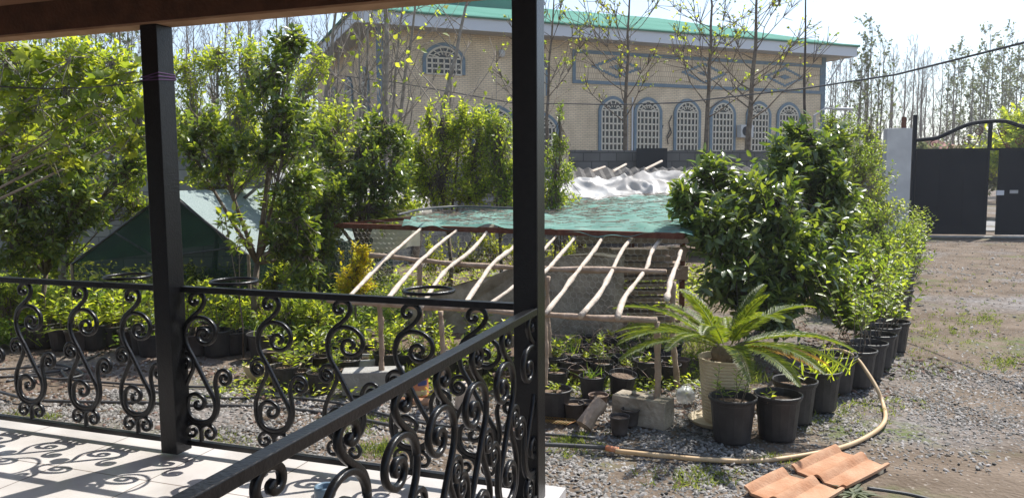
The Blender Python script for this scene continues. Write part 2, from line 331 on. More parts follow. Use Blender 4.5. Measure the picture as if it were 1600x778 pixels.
# ================================================================== THE SETTING
def terrain(x, y):
    return .012 * math.sin(x * 1.7 + y) + .010 * math.sin(y * 2.3 - x * .8) + .006 * math.sin(5 * x + 3 * y)
def smooth_noise(x, y, s=1.0, seed=0):        # cheap value noise for scattering
    x = np.asarray(x) * s + seed * 17.3; y = np.asarray(y) * s + seed * 9.1
    return .5 + .25 * (np.sin(x * 1.3 + 2 * np.sin(y * .7)) + np.sin(y * 1.7 + 1.5 * np.sin(x * .9 + 1)))
def ground():
    xs = np.concatenate([np.linspace(-600, -30, 12), np.linspace(-25, 30, 111), np.linspace(36, 600, 12)])
    ys = np.concatenate([np.linspace(-60, -2, 6), np.linspace(0, 32, 129), np.linspace(36, 120, 10), np.linspace(180, 1500, 8)])
    V = []; nx = len(xs)
    for y in ys:
        for x in xs:
            near = max(0, 1 - max(abs(x) / 28, abs(y - 12) / 22))
            V.append((x, y, terrain(x, y) * min(1, near * 3) - .012))
    F = [(j * nx + i, j * nx + i + 1, (j + 1) * nx + i + 1, (j + 1) * nx + i) for j in range(len(ys) - 1) for i in range(nx - 1)]
    m = bpy.data.materials.new('dirt'); m.use_nodes = True; N = m.node_tree; L = N.links; p = N.nodes['Principled BSDF']; p.inputs['Roughness'].default_value = .95; p.inputs['Specular IOR Level'].default_value = .15
    tc = N.nodes.new('ShaderNodeTexCoord')
    def noise(sc, det=5):
        n = N.nodes.new('ShaderNodeTexNoise'); n.inputs['Scale'].default_value = sc; n.inputs['Detail'].default_value = det; L.new(tc.outputs['Object'], n.inputs['Vector']); return n.outputs['Fac']
    def ramp(s, p0, p1, c0=(0, 0, 0), c1=(1, 1, 1)):
        r = N.nodes.new('ShaderNodeValToRGB'); r.color_ramp.elements[0].position = p0; r.color_ramp.elements[1].position = p1; r.color_ramp.elements[0].color = (*c0, 1); r.color_ramp.elements[1].color = (*c1, 1); L.new(s, r.inputs[0]); return r.outputs[0]
    def mix(f, a, b):
        x = N.nodes.new('ShaderNodeMixRGB'); L.new(f, x.inputs[0]); L.new(a, x.inputs[1]); L.new(b, x.inputs[2]); return x.outputs[0]
    dirt = ramp(noise(2.2, 8), .3, .7, (.10, .074, .052), (.20, .155, .118))
    v = N.nodes.new('ShaderNodeTexVoronoi'); v.inputs['Scale'].default_value = 28; L.new(tc.outputs['Object'], v.inputs['Vector'])
    chips = ramp(v.outputs['Color'], .1, .9, (.10, .09, .085), (.27, .25, .24))
    c = mix(ramp(noise(.45, 4), .52, .66), dirt, chips)
    pale = ramp(noise(30, 3), .62, .72)
    px_ = N.nodes.new('ShaderNodeMixRGB'); L.new(pale, px_.inputs[0]); L.new(c, px_.inputs[1]); px_.inputs[2].default_value = (.30, .26, .22, 1); c = px_.outputs[0]
    gr = N.nodes.new('ShaderNodeMath'); gr.operation = 'MULTIPLY'; L.new(ramp(noise(.6, 3), .56, .68), gr.inputs[0]); L.new(ramp(noise(9, 4), .4, .6), gr.inputs[1])
    gx = N.nodes.new('ShaderNodeMixRGB'); L.new(gr.outputs[0], gx.inputs[0]); L.new(c, gx.inputs[1]); gx.inputs[2].default_value = (.10, .13, .04, 1)
    L.new(gx.outputs[0], p.inputs['Base Color'])
    b = N.nodes.new('ShaderNodeBump'); b.inputs['Strength'].default_value = .6; b.inputs['Distance'].default_value = .02; L.new(noise(35, 6), b.inputs['Height'])
    b2 = N.nodes.new('ShaderNodeBump'); b2.inputs['Strength'].default_value = .5; b2.inputs['Distance'].default_value = .02; L.new(v.outputs['Distance'], b2.inputs['Height']); L.new(b.outputs[0], b2.inputs['Normal']); L.new(b2.outputs[0], p.inputs['Normal'])
    M['dirt'] = m
    o = MB().add(V, F).build('ground', 'dirt', smooth=True, origin=(0, 0, 0)); o['kind'] = 'structure'
ground()
# the lane outside the gate
rd = MB(); a0, a1 = G(1360, 362), G(1700, 362)
rd.add([(4, 24.2, .004), (45, 20.5, .004), (45, 25.5, .004), (4, 29.2, .004)], [(0, 1, 2, 3)])
M['road'] = mat('road', (.20, .195, .19), .9, .2, col2=(.30, .29, .28), nscale=3)
tag(rd.build('lane', 'road', origin=(12, 24, 0)), kind='structure')

# ------------------------------------------------------------------ porch frame: u along the front rail, v toward the house
PO = np.array([-3.141, 4.676]); PD = np.array([.94383, -.33044]); PM = np.array([-.33044, -.94383]); FZ = .25
PANG = math.atan2(PD[1], PD[0]); PR = np.array([[PD[0], -PM[0], 0], [PD[1], -PM[1], 0], [0, 0, 1]])
def PF(u, v, z=0): q = PO + PD * u + PM * v; return np.array([q[0], q[1], z])
sb = MB(); sb.box(PF(-2.2, 1.68, (FZ - .02) / 2 - .05), (11.5, 3.64, FZ + .08), PR)
slab = sb.build('porch_floor', 'porch_tile', rotz=PANG); slab['kind'] = 'structure'
def pbox(mb, u0, u1, v0, v1, z0, z1): return mb.box(PF((u0 + u1) / 2, (v0 + v1) / 2, (z0 + z1) / 2), (abs(u1 - u0), abs(v1 - v0), z1 - z0), PR)
# the house end of the roof: beam, ceiling
BZ = 2.545
t = empty('porch_roof', tuple(PF(0, .1, BZ)), 'dark brown timber porch roof on black posts above the railing', 'porch roof')
pbox(MB(), -6, 3.66, .03, .15, BZ + .012, BZ + .24).build('beam', 'wood_beam', t)
pbox(MB(), -6, 3.658, .031, .149, BZ, BZ + .0115).build('beam_underside_lit', 'wood_beam_bounce_lit', t)  # thin strip under the beam, coloured lighter to stand for bounce light
pbox(MB(), -6, 3.66, .153, 4.2, BZ + .17, BZ + .24).build('ceiling', 'ceiling_wood', t)
pbox(MB(), -6.05, 3.75, -.05, 4.3, BZ + .243, BZ + .30).build('roof_sheet', 'roof_green', t)
hw = MB(); pbox(hw, -6, 3.6, 3.5, 3.7, FZ + .002, BZ + .165); tag(hw.build('house_wall', 'plaster'), 'plain pale house wall closing the back of the porch', 'wall')
def post(u0, u1, v0, v1, label, brackets=()):
    root = empty('porch_post', tuple(PF((u0 + u1) / 2, (v0 + v1) / 2, FZ)), label, 'post', 'black steel porch posts')
    pbox(MB(), u0, u1, v0, v1, FZ + .001, BZ - .001).build('shaft', 'black_steel', root, bevel=.004)
    return root
post(1.332, 1.441, .037, .151, 'black square steel post in the middle of the porch edge tied with purple cord')
post(3.385, 3.50, .037, .151, 'black square steel corner post where the two railings meet')
post(-1.6, -1.49, .037, .151, 'black square steel post at the far left end of the porch edge')

# ------------------------------------------------------------------ wrought-iron railing
SA = [(1.987,1.088),(2.0,1.084),(1.992,1.07),(1.972,1.069),(1.958,1.084),(1.962,1.109),(1.989,1.129),(2.021,1.129),(2.044,1.111),(2.048,1.083),(2.028,1.049),(1.994,1.019),(1.957,.992),(1.929,.964),(1.914,.929),(1.91,.889),(1.918,.844),(1.938,.805),(1.963,.767),(1.994,.713),(2.025,.658),(2.056,.604),(2.08,.566),(2.094,.527),(2.093,.493),(2.074,.451),(2.040,.426),(1.995,.415),(1.948,.423),(1.916,.450),(1.905,.491),(1.916,.543),(1.952,.569),(1.992,.563),(2.02,.537),(2.012,.502),(1.985,.488),(1.962,.497),(1.963,.518),(1.979,.525)]
SB = [(1.910,.738),(1.905,.731),(1.889,.736),(1.888,.752),(1.907,.762),(1.928,.748),(1.924,.721),(1.896,.708),(1.868,.728),(1.866,.762),(1.89,.789),(1.927,.793),(1.953,.778),(1.962,.75),(1.955,.71),(1.929,.662),(1.899,.607),(1.882,.559),(1.880,.507),(1.893,.452),(1.926,.414),(1.981,.397),(2.037,.407),(2.086,.445),(2.110,.5),(2.112,.551),(2.104,.602),(2.100,.642),(2.111,.682),(2.138,.713),(2.175,.716),(2.199,.692),(2.194,.655),(2.168,.638),(2.142,.651),(2.138,.673),(2.155,.687),(2.175,.678),(2.168,.664)]
SC = [(1.914,.905),(1.920,.930),(1.940,.963),(1.973,.988),(2.019,.998),(2.071,.987),(2.109,.952),(2.114,.908),(2.093,.873),(2.053,.853),(2.014,.862),(1.995,.892),(2.01,.924),(2.043,.932),(2.062,.917),(2.058,.897),(2.042,.892)]
SD = [(1.990,.300),(1.991,.345),(1.987,.372),(1.972,.393),(1.941,.402),(1.909,.387),(1.897,.357),(1.911,.333),(1.940,.330),(1.957,.350),(1.947,.368),(1.930,.365)]
SE = [(3.982 - a, b) for a, b in SD]
def spline(P, n=4):
    P = np.array(P); Q = []
    E_ = np.concatenate([[2 * P[0] - P[1]], P, [2 * P[-1] - P[-2]]])
    for i in range(1, len(E_) - 2):
        p0, p1, p2, p3 = E_[i - 1:i + 3]
        for t_ in np.linspace(0, 1, n, endpoint=False):
            Q.append(.5 * ((2 * p1) + (-p0 + p2) * t_ + (2 * p0 - 5 * p1 + 4 * p2 - p3) * t_ ** 2 + (-p0 + 3 * p1 - 3 * p2 + p3) * t_ ** 3))
    Q.append(P[-1]); return np.array(Q)
def scroll_mesh():
    V = []; F = []; b = 0
    for k, (Pn, wd) in enumerate(((SA, .0102), (SB, .0092), (SC, .0098), (SD, .0085), (SE, .0085))):
        Q = spline([(x - 1.99, z) for x, z in Pn], 4); T = np.gradient(Q, axis=0); T = nrm(T); Nn = np.stack([-T[:, 1], T[:, 0]], 1)
        d = .0098 + k * .0003; n = len(Q)
        ring = [(-1, -.75), (-.7, -1), (.7, -1), (1, -.75), (1, .75), (.7, 1), (-.7, 1), (-1, .75)]
        for q, nn in zip(Q, Nn):
            for (a, c) in ring: V.append((q[0] + nn[0] * wd * a, c * d, q[1] + nn[1] * wd * a))
        for i in range(n - 1):
            for j in range(8): F.append((b + i * 8 + j, b + i * 8 + (j + 1) % 8, b + (i + 1) * 8 + (j + 1) % 8, b + (i + 1) * 8 + j))
        F += [tuple(b + j for j in range(8)), tuple(b + (n - 1) * 8 + j for j in range(8))[::-1]]; b += n * 8
    me = bpy.data.meshes.new('scroll'); me.from_pydata(V, [], F); me.polygons.foreach_set('use_smooth', [True] * len(me.polygons)); me.materials.append(M['black_steel']); me.update(); return me
SCR = scroll_mesh()
def railing(label, along_u, at, c0, c1, spots, ztop=1.165, rings=()):
    """along_u: runs in u at v=at from c0..c1, else runs in v at u=at"""
    mid = PF((c0 + c1) / 2, at, FZ) if along_u else PF(at, (c0 + c1) / 2, FZ)
    root = empty('porch_railing', tuple(mid), label, 'railing', 'scrolled iron porch railings')
    def bar(name, z0, z1, w_):
        mb = MB()
        if along_u: pbox(mb, c0, c1, at - w_, at + w_, z0, z1)
        else: pbox(mb, at - w_, at + w_, c0, c1, z0, z1)
        mb.build(name, 'black_steel', root, bevel=.003)
    bar('top_rail', ztop - .032, ztop, .021); bar('bottom_rail', FZ + .028, FZ + .055, .018)
    for s in spots:
        o = bpy.data.objects.new('scroll', SCR); COL.objects.link(o); o.parent = root
        q = PF(s, at, 0) if along_u else PF(at, s, 0); o.location = Vector(q - ORG[root.name])
        o.rotation_euler.z = PANG if along_u else PANG - PI / 2
    if not along_u:
        pass
    for s in rings:
        mb = MB(); c = PF(s, at - .125, ztop + .018); a = np.linspace(0, 2 * PI, 33)
        mb.tube([c + np.array([.125 * math.cos(x), .125 * math.sin(x), 0]) for x in a], .0095, 6, cap=False)
        mb.build('pot_ring', 'black_steel', root, smooth=True)
    return root
railing('scrolled black iron railing between the far left and the middle porch post', True, .05, -1.49, 1.332, [-1.15, -.6, -.165, .252, .684, 1.075], rings=(.93,))
railing('scrolled black iron railing between the middle and the corner porch post', True, .05, 1.441, 3.385, [1.521, 2.0, 2.425, 2.81, 3.155], rings=(1.68, 2.86))
railing('scrolled black iron side railing running from the corner post toward the viewer', False, 3.478, .151, 3.3, [.17 + .0, .50, .815, 1.115, 1.40, 1.70, 2.02, 2.36, 2.7, 3.04])
# string, wire and clothesline at the middle post
mb = MB()
for k in range(4):
    z = 2.26 + .008 * k; e = .004
    c = [PF(1.332 - e, .037 - e, z), PF(1.441 + e, .037 - e, z + .01), PF(1.441 + e, .151 + e, z + .012 * (k % 2)), PF(1.332 - e, .151 + e, z - .01 * (k % 2)), PF(1.332 - e, .037 - e, z)]
    mb.tube(c, .003, 5)
tag(mb.build('cord', 'purple'), 'purple cord wound around the middle porch post', 'cord')
A_, B_ = np.array(AT(-60, 131, 3.2)), PF(1.326, .10, 2.265)
pts = [A_ * (1 - t_) + B_ * t_ - np.array([0, 0, .03 * math.sin(PI * t_)]) for t_ in np.linspace(0, 1, 12)]
tag(MB().tube(pts, .0035, 6).build('clothesline', 'hose_black', smooth=True), 'thin grey clothesline stretched from the middle porch post to the left', 'clothesline')
pts = [PF(1.322, .12, z) + np.array([.010 * math.sin(z * 9), 0, 0]) for z in np.linspace(2.25, 1.98, 8)]
tag(MB().tube(pts, .005, 6).build('wire', 'hose_black', smooth=True), 'short black wire hanging down beside the middle porch post', 'wire')
c = G(508, 776, FZ); mb = MB(); mb.lathe([(.0, .0), (.046, .002), (.05, .01), (.05, .05), (.047, .056), (.036, .056), (.033, .05), (.03, .01), (0, .008)], c, 28)
tag(mb.build('plastic_tub', 'blue_plastic', smooth=True), 'blue grey round plastic tub standing on the porch tiles', 'tub')

# ================================================================== BRICK HALL (far side of the wall)
HA = math.atan2(.38, .925); HD = np.array([math.cos(HA), math.sin(HA)]); HN = np.array([-math.sin(HA), math.cos(HA)])   # along front; into building
HP = np.array([4.0, 30.0])
def hs(px, py):            # photo pixel -> (s along facade, z)
    r = np.array(ray(px, py)); n = HN; t_ = (n @ HP) / (n @ r[:2]); P = r * t_; return float(HD @ (P[:2] - HP)), float(P[2] + HC)
def HPn(s, dpt, z): q = HP + HD * s + HN * dpt; return np.array([q[0], q[1], z])
HR = np.array([[HD[0], HN[0], 0], [HD[1], HN[1], 0], [0, 0, 1]])
def hbox(mb, s0, s1, d0, d1, z0, z1): return mb.box(HPn((s0 + s1) / 2, (d0 + d1) / 2, (z0 + z1) / 2), (abs(s1 - s0), abs(d1 - d0), abs(z1 - z0)), HR)
sL = hs(590, 150)[0]; sR = hs(1288, 150)[0]; WT = 6.75; DEP = 13.5
hall = empty('brick_hall', tuple(HPn((sL + sR) / 2, 0, 0)), 'long cream brick hall with green metal roof and arched lattice windows', 'building')
o_ = MB(); o_.add([HPn(sL, 0, -.1), HPn(sR, 0, -.1), HPn(sR, 0, WT), HPn(sL, 0, WT)], [(0, 1, 2, 3)]); hbox(o_, sR - .3, sR - .001, .001, DEP, -.1, WT); o_.build('front_wall', 'brick', hall, rotz=HA)
o_ = MB(); hbox(o_, sL, sL + .3, .001, DEP, -.1, WT); o_.build('side_wall', 'brick', hall, rotz=HA + PI / 2)
# eave: soffit, fascia, hipped roof
OV = .85; ez0 = WT; fz = .40
o_ = MB(); hbox(o_, sL - OV, sR + OV, -OV, DEP + OV, ez0 + .001, ez0 + .08); o_.build('soffit', 'soffit', hall)
o_ = MB(); hbox(o_, sL - OV - .03, sR + OV + .03, -OV - .03, -OV, ez0 - .03, ez0 + fz); hbox(o_, sL - OV - .03, sL - OV, -OV + .001, DEP + OV, ez0 - .03, ez0 + fz); hbox(o_, sR + OV, sR + OV + .03, -OV + .001, DEP + OV, ez0 - .03, ez0 + fz); o_.build('fascia', 'fascia', hall)
zr0 = ez0 + fz + .01; OVr = OV + .10; rd_ = DEP / 2; rz = zr0 + 2.25
c0, c1, c2, c3 = HPn(sL - OVr, -OVr, zr0), HPn(sR + OVr, -OVr, zr0), HPn(sR + OVr, DEP + OVr, zr0), HPn(sL - OVr, DEP + OVr, zr0)
r0, r1 = HPn(sL + 4.6, rd_, rz), HPn(sR - 4.2, rd_, rz)
o_ = MB(); o_.add([c0, c1, c2, c3, r0, r1], [(0, 1, 5, 4), (1, 2, 5), (2, 3, 4, 5), (3, 0, 4)])
for (a, b) in ((c0, c1), (c3, c0), (c1, c2)): o_.tube([a, b], .05, 4)
o_.build('roof', 'roof_green', hall)
o_ = MB(); sm = hs(778, 20)[0]
g0 = HPn(sm, 5.0, 8.0); o_.add([HPn(sm, 4.4, 8.0), HPn(sm + 4, 4.4, 8.0), HPn(sm + 4, 4.4, 8.6), HPn(sm + 1.1, 4.4, 9.9), HPn(sm, 4.4, 9.9), HPn(sm, 6.6, 8.6), HPn(sm + 4, 6.6, 8.6), HPn(sm + 1.1, 6.6, 9.9), HPn(sm, 6.6, 9.9)], [(0, 1, 2, 3, 4), (4, 3, 7, 8), (3, 2, 6, 7), (0, 4, 8, 5)]); o_.build('roof_dormer', 'roof_green', hall)
# corner trim strips
for (s0, s1, d0) in ((sL - .02, sL + .22, -.03), (sR - .2, sR + .02, -.03)):
    o_ = MB(); hbox(o_, s0, s1, d0, .001 + d0 + .028, 0, WT - .002); o_.build('corner_strip', 'blue_trim', hall)
# frieze panel with blue border
f0, fz1 = hs(899, 84); f0b, fz0 = hs(897, 126); f1 = hs(1281, 110)[0]
fz1 = (fz1 + hs(1279, 106)[1]) / 2; fz0 = (fz0 + hs(1279, 142)[1]) / 2
o_ = MB(); o_.add([HPn(f0, -.012, fz0), HPn(f1, -.012, fz0), HPn(f1, -.012, fz1), HPn(f0, -.012, fz1)], [(0, 1, 2, 3)]); o_.build('frieze', 'brick_frieze', hall, rotz=HA)
o_ = MB(); bw = .13
hbox(o_, f0 - bw, f1 + bw, -.045, -.003, fz1, fz1 + bw); hbox(o_, f0 - bw, f1 + bw, -.045, -.003, fz0 - bw, fz0); hbox(o_, f0 - bw, f0, -.043, -.004, fz0, fz1); hbox(o_, f1, f1 + bw, -.043, -.004, fz0, fz1); o_.build('frieze_border', 'blue_trim', hall)
for px_, py_ in ((963, 106), (1100, 115), (1226, 121)):
    sc_, zc_ = hs(px_, py_); o_ = MB(); st = 7; W_, H_ = 1.0, .36
    for k in range(-st, st + 1):
        h = H_ * (1 - abs(k) / st); x = sc_ + k * W_ / st
        for sg in (1, -1):
            if h == 0 and sg < 0: continue
            hbox(o_, x - W_ / st * .56, x + W_ / st * .56, -.034 - .001 * (k % 2), -.013, zc_ + sg * h - .045, zc_ + sg * h + .045)
    o_.build('diamond_mosaic', 'blue_trim', hall); o_ = MB()
    for k in range(-2, 3): hbox(o_, sc_ + k * .13 - .066, sc_ + k * .13 + .066, -.034 - .001 * (k % 2), -.013, zc_ - .10 + .04 * abs(k), zc_ + .10 - .04 * abs(k))
    o_.build('mosaic_core', 'blue_trim', hall)
def arch_pts(w_, zs, rise, n=14):             # pointed arch outline over springline
    P = []
    for t_ in np.linspace(-1, 1, 2 * n + 1):
        P.append((t_ * w_ / 2, zs + rise * (1 - abs(t_) ** 1.75) ** .66))
    return P
def window(fr, sc_, w_, z0, zs, rise, cols, rows, name='window'):
    """fr(s,d,z)->point; builds surround > lattice, glazing"""
    sb_ = MB(); th = .115
    out = [(-w_ / 2 - th, z0)] + arch_pts(w_ + 2 * th, zs, rise + th) + [(w_ / 2 + th, z0)]
    inn = [(-w_ / 2, z0)] + arch_pts(w_, zs, rise) + [(w_ / 2, z0)]; n = len(out)
    V = [fr(sc_ + a, -.07, z) for a, z in out] + [fr(sc_ + a, -.07, z) for a, z in inn] + [fr(sc_ + a, -.002, z) for a, z in out] + [fr(sc_ + a, -.002, z) for a, z in inn]
    F = []
    for i in range(n - 1): F += [(i, i + 1, n + i + 1, n + i), (i, 2 * n + i, 2 * n + i + 1, i + 1), (n + i, n + i + 1, 3 * n + i + 1, 3 * n + i)]
    sb_.add(V, F); sur = sb_.build(name, 'blue_trim', hall)
    g = MB(); g.add([fr(sc_ + a, -.006, z) for a, z in inn], [tuple(range(n))]); g.build('glazing', 'glass_dark', sur)
    l = MB(); d0, d1 = -.055, -.02; bw_ = .05
    def bar(p, q, wd=bw_):
        p, q = np.array(p), np.array(q); d = nrm(q - p); m_ = np.array([-d[1], d[0]]) * wd / 2
        cs = [p + m_, p - m_, q - m_, q + m_]; l.add([fr(sc_ + c[0], dd, c[1]) for dd in (d0, d1) for c in cs], [(0, 3, 2, 1), (0, 1, 5, 4), (1, 2, 6, 5), (2, 3, 7, 6), (3, 0, 4, 7)])
    for i in range(cols + 1): x = -w_ / 2 + w_ * i / cols; x = max(-w_ / 2 + .03, min(w_ / 2 - .03, x)); bar((x, z0), (x, zs))
    for j in range(rows + 1): z = z0 + (zs - z0) * j / rows; bar((-w_ / 2, z), (w_ / 2, z), bw_ * 1.1)
    for a in np.linspace(.3, PI - .3, 6): bar((math.cos(a) * w_ * .16, zs + math.sin(a) * rise * .30), (math.cos(a) * w_ * .42, zs + math.sin(a) * rise * .84), .035)
    for R in (.5,):
        q = [(math.cos(a) * w_ * R * .62, zs + math.sin(a) * rise * R * 1.05) for a in np.linspace(0, PI, 11)]
        for a, b in zip(q[:-1], q[1:]): bar(a, b, .035)
    for a, b in zip(inn[1:-2], inn[2:-1]): bar((a[0] * .96, a[1] - .03), (b[0] * .96, b[1] - .03), .07)
    l.build('lattice', 'white_frame', sur)
fr_front = lambda s, d, z: HPn(s, d, z)
for px_, wp in ((957.5, 40), (1012, 38), (1073.5, 34), (1129, 33), (1185, 33), (1232, 30)):
    s_, z_ = hs(px_, 160 + (px_ - 957) * .02); wd = abs(hs(px_ + wp / 2 - 2, 200)[0] - hs(px_ - wp / 2 + 2, 200)[0]); ztop = hs(px_, 150 + (px_ - 957) * .035)[1]
    window(fr_front, s_, 1.06, ztop - 3.1, ztop - .55, .42, 6, 10)
s_, zt = hs(848, 176); window(fr_front, s_, 1.06, zt - 3.1, zt - .55, .42, 6, 10)
s_, zt = hs(842, 83); window(fr_front, s_ - .25, 1.0, zt - 1.55, zt - .6, .45, 5, 4)
s_, zt = hs(693, 69); window(fr_front, s_, 1.32, zt - 1.05, zt - .5, .42, 6, 3)
s_, zt = hs(770, 163); window(fr_front, s_, 1.5, zt - 1.6, zt - .55, .42, 6, 5)
def fr_side(s, d, z): return HPn(sL + d, s, z)     # s runs into the depth
for s_, zt in ((2.0, 5.75), (5.0, 5.75), (8.5, 5.75)): window(fr_side, s_, 1.3, zt - 1.7, zt - .6, .45, 6, 4)
s_, z_ = hs(987, 170); o_ = MB(); o_.tube([HPn(s_, -.06, 1), HPn(s_, -.06, 4.75)], .035, 6); o_.build('drain_pipe', 'fascia', hall)
s_, z_ = hs(1159, 206); t = empty('air_conditioner', tuple(HPn(s_, -.2, z_)), 'grey outdoor air conditioner unit on the brick hall wall', 'air conditioner')
o_ = MB(); hbox(o_, s_ - .32, s_ + .32, -.36, -.08, z_ - .26, z_ + .26); o_.build('case', 'plaster', t, bevel=.02)
o_ = MB(); o_.tube([HPn(s_ - .06, -.362, z_), HPn(s_ - .06, -.375, z_)], .2, 16); o_.build('fan_grille', 'dark_board', t)
s_, z_ = hs(782, 85); t = empty('wall_lamp', tuple(HPn(s_, -.1, z_)), 'small round lamp fixed high on the brick wall', 'lamp'); o_ = MB(); o_.lathe([(0, -.14), (.1, -.1), (.12, 0), (.1, .1), (.04, .14), (0, .15)], HPn(s_, -.14, z_), 12); o_.build('globe', 'plaster', t, smooth=True)
o_ = MB(); hbox(o_, s_ - .05, s_ + .05, -.06, -.002, z_ - .12, z_ + .12); o_.build('bracket', 'dark_board', t)
# eave bracket pipe at the right corner
o_ = MB(); e1 = HPn(sR + .55, -.5, WT - .05); o_.tube([e1, HPn(sR + .02, -.1, WT - 1.15)], .03, 5); o_.tube([HPn(sR + .25, -.6, WT - .04), HPn(sR + .25, -.6, WT - .8)], .03, 5); o_.build('eave_brace', 'fascia', hall)
s_, z_ = hs(1045, 205); o_ = MB()
for pts in ([(1049, 181), (1044, 192), (1046, 203), (1041, 214), (1043, 226)], [(1046, 200), (1048, 208), (1043, 216)], [(1035, 196), (1033, 202)]):
    o_.tube([HPn(hs(a, b)[0], -.05, hs(a, b)[1]) for a, b in pts], .022, 4)
tag(o_.build('loose_wire', 'dark_board'), 'loose black wires dangling on the brick wall between two arched windows', 'wire')

# ================================================================== WALLS
def wall_run(p0, p1, h, th, m, label, z0=-.1):
    p0, p1 = np.array(p0, float), np.array(p1, float); L = np.linalg.norm(p1 - p0); a = math.atan2(*(p1 - p0)[::-1]); c, s = math.cos(a), math.sin(a)
    R = np.array([[c, -s, 0], [s, c, 0], [0, 0, 1]]); mid = (p0 + p1) / 2
    mb = MB(); mb.box((mid[0], mid[1], (h + z0) / 2), (L, th, h - z0), R); k = mb
    n = int(L / .4)
    for i in range(n):                                  # slightly uneven top course
        if random.random() < .8:
            q = p0 + (p1 - p0) * ((i + .5) / n); hh = random.uniform(.01, .035); mb.box((q[0], q[1], h + hh / 2 + .001), (.385, th * .96, hh), R)
    o = mb.build('block_wall', m, rotz=a); tag(o, label, 'wall'); return o
wall_run((-13, 13.2), (-3.2, 14.6), 2.25, .2, 'blockwall', 'pale grey concrete block wall behind the shrubs on the left')
a_, b_ = AT(891, 236, 19.5), AT(1196, 233, 21.2)
wall_run((-3.2, 14.8), (a_.x, 19.4), 2.0, .2, 'blockwall', 'grey block wall running back toward the brick hall')
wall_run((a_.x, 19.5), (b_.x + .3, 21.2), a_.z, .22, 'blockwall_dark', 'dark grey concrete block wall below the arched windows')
wall_run((b_.x + .4, 21.3), (11.0, 22.3), 2.1, .2, 'blockwall', 'grey block wall section running up to the gate pillar')
# dark board on the wall
q0, q1 = AT(994, 262, 19.75), AT(1041, 232, 19.85); mb = MB(); mb.box(((q0.x + q1.x) / 2, 19.72, (q0.z + q1.z) / 2), (q1.x - q0.x, .04, q1.z - q0.z)); tag(mb.build('dark_panel', 'dark_board'), 'flat black board leaning on the block wall below the windows', 'board')
# corrugated shed roof under the wall
mb = MB(); q0, q1 = AT(858, 262, 18.6), AT(1190, 262, 18.6); n = 90; V = []
for i in range(n + 1):
    x = q0.x + (q1.x - q0.x) * i / n; z = .03 * math.sin(i * PI / 2)
    V += [(x, 15.8, q0.z - .75 + z), (x, 18.9, q0.z - .02 + z)]
mb.add(V, [(2 * i, 2 * i + 2, 2 * i + 3, 2 * i + 1) for i in range(n)])
t = empty('lean_to_shed', ((q0.x + q1.x) / 2, 17.3, 0), 'low shed with dark corrugated roof under the block wall', 'shed'); mb.build('roof', 'shed_roof', t)
for x in np.linspace(q0.x + .2, q1.x - .2, 4):
    p = MB(); p.tube([(x, 16, 0), (x, 16, q0.z - .75)], .05, 6); p.build('leg', 'bark', t)
for i, (a, b) in enumerate((((866, 276), (890, 258)), ((958, 268), (978, 257)), ((1008, 265), (1034, 252)), ((925, 268), (945, 261)))):
    p = MB(); p.tube([AT(*a, 15.5), AT(*b, 17.6)], .028, 6); tag(p.build('wooden_pole', 'wood_pole'), ['leftmost bare pole poking out from behind the white plastic', 'third pole poking up behind the white plastic', 'bare pole poking up below the flat black board', 'second pole poking up behind the white plastic'][i], 'pole')

# ================================================================== GATE
Y0 = 21.42; gl, gr_ = G(1425, 369), G(1545, 370); gd = (gr_ - gl); gd.z = 0; gd.normalize(); GA = math.atan2(gd.y, gd.x); GR = np.array([[gd.x, -gd.y, 0], [gd.y, gd.x, 0], [0, 0, 1]])
def gp(px, py):     # photo pixel on the gate plane -> (s, z)
    r = np.array(ray(px, py)); n = np.array([-gd.y, gd.x]); t_ = (n @ np.array([gl.x, gl.y])) / (n @ r[:2]); P = r * t_; return float((P[0] - gl.x) * gd.x + (P[1] - gl.y) * gd.y), float(P[2] + HC)
def GPt(s, d, z): return np.array([gl.x + gd.x * s - gd.y * d, gl.y + gd.y * s + gd.x * d, z])
def gbox(mb, s0, s1, d0, d1, z0, z1): return mb.box(GPt((s0 + s1) / 2, (d0 + d1) / 2, (z0 + z1) / 2), (abs(s1 - s0), abs(d1 - d0), abs(z1 - z0)), GR)
zt = gp(1480, 236)[1]; s1 = gp(1543, 300)[0]; s2 = gp(1558, 300)[0]; sm_ = gp(1547, 210)[0]
gate = empty('metal_gate', tuple(GPt(1.8, 0, 0)), 'black sheet metal double gate with arched scrollwork top', 'gate')
def leaf_panel(sa, sb__):
    mb = MB(); gbox(mb, sa, sb__, -.02, .02, .06, zt); e = .05
    for (x0, x1, z0, z1) in ((sa, sa + e, .06, zt), (sb__ - e, sb__, .06, zt), (sa + e, sb__ - e, zt - e, zt), (sa + e, sb__ - e, .06, .06 + e)): gbox(mb, x0, x1, -.034, -.0201, z0, z1)
    for k in (1, 2): x = sa + (sb__ - sa) * k / 3; gbox(mb, x - .006, x + .006, -.026, -.0201, .12, zt - .06)
    mb.build('leaf', 'gate', gate)
leaf_panel(.02, s1); leaf_panel(s2, s2 + 1.95)
mb = MB(); gbox(mb, -.09, .0, -.05, .05, 0, gp(1427, 180)[1]); mb.build('gate_post', 'gate', gate)
mb = MB(); gbox(mb, s2 + 2.0, s2 + 2.1, -.05, .05, 0, 3.3); mb.build('gate_post', 'gate', gate)
mb = MB(); gbox(mb, .0, s2 + 2, -.03, .03, zt + .002, zt + .06); mb.build('cross_bar', 'gate', gate)
mb = MB(); ap = [gp(*q) for q in ((1427, 220), (1445, 218), (1463, 216), (1480, 209), (1500, 200), (1520, 193), (1546, 190), (1572, 190), (1600, 198))]; ap = ap + [(2 * ap[-2][0] - a + .35, z) for a, z in ap[-3::-1]]
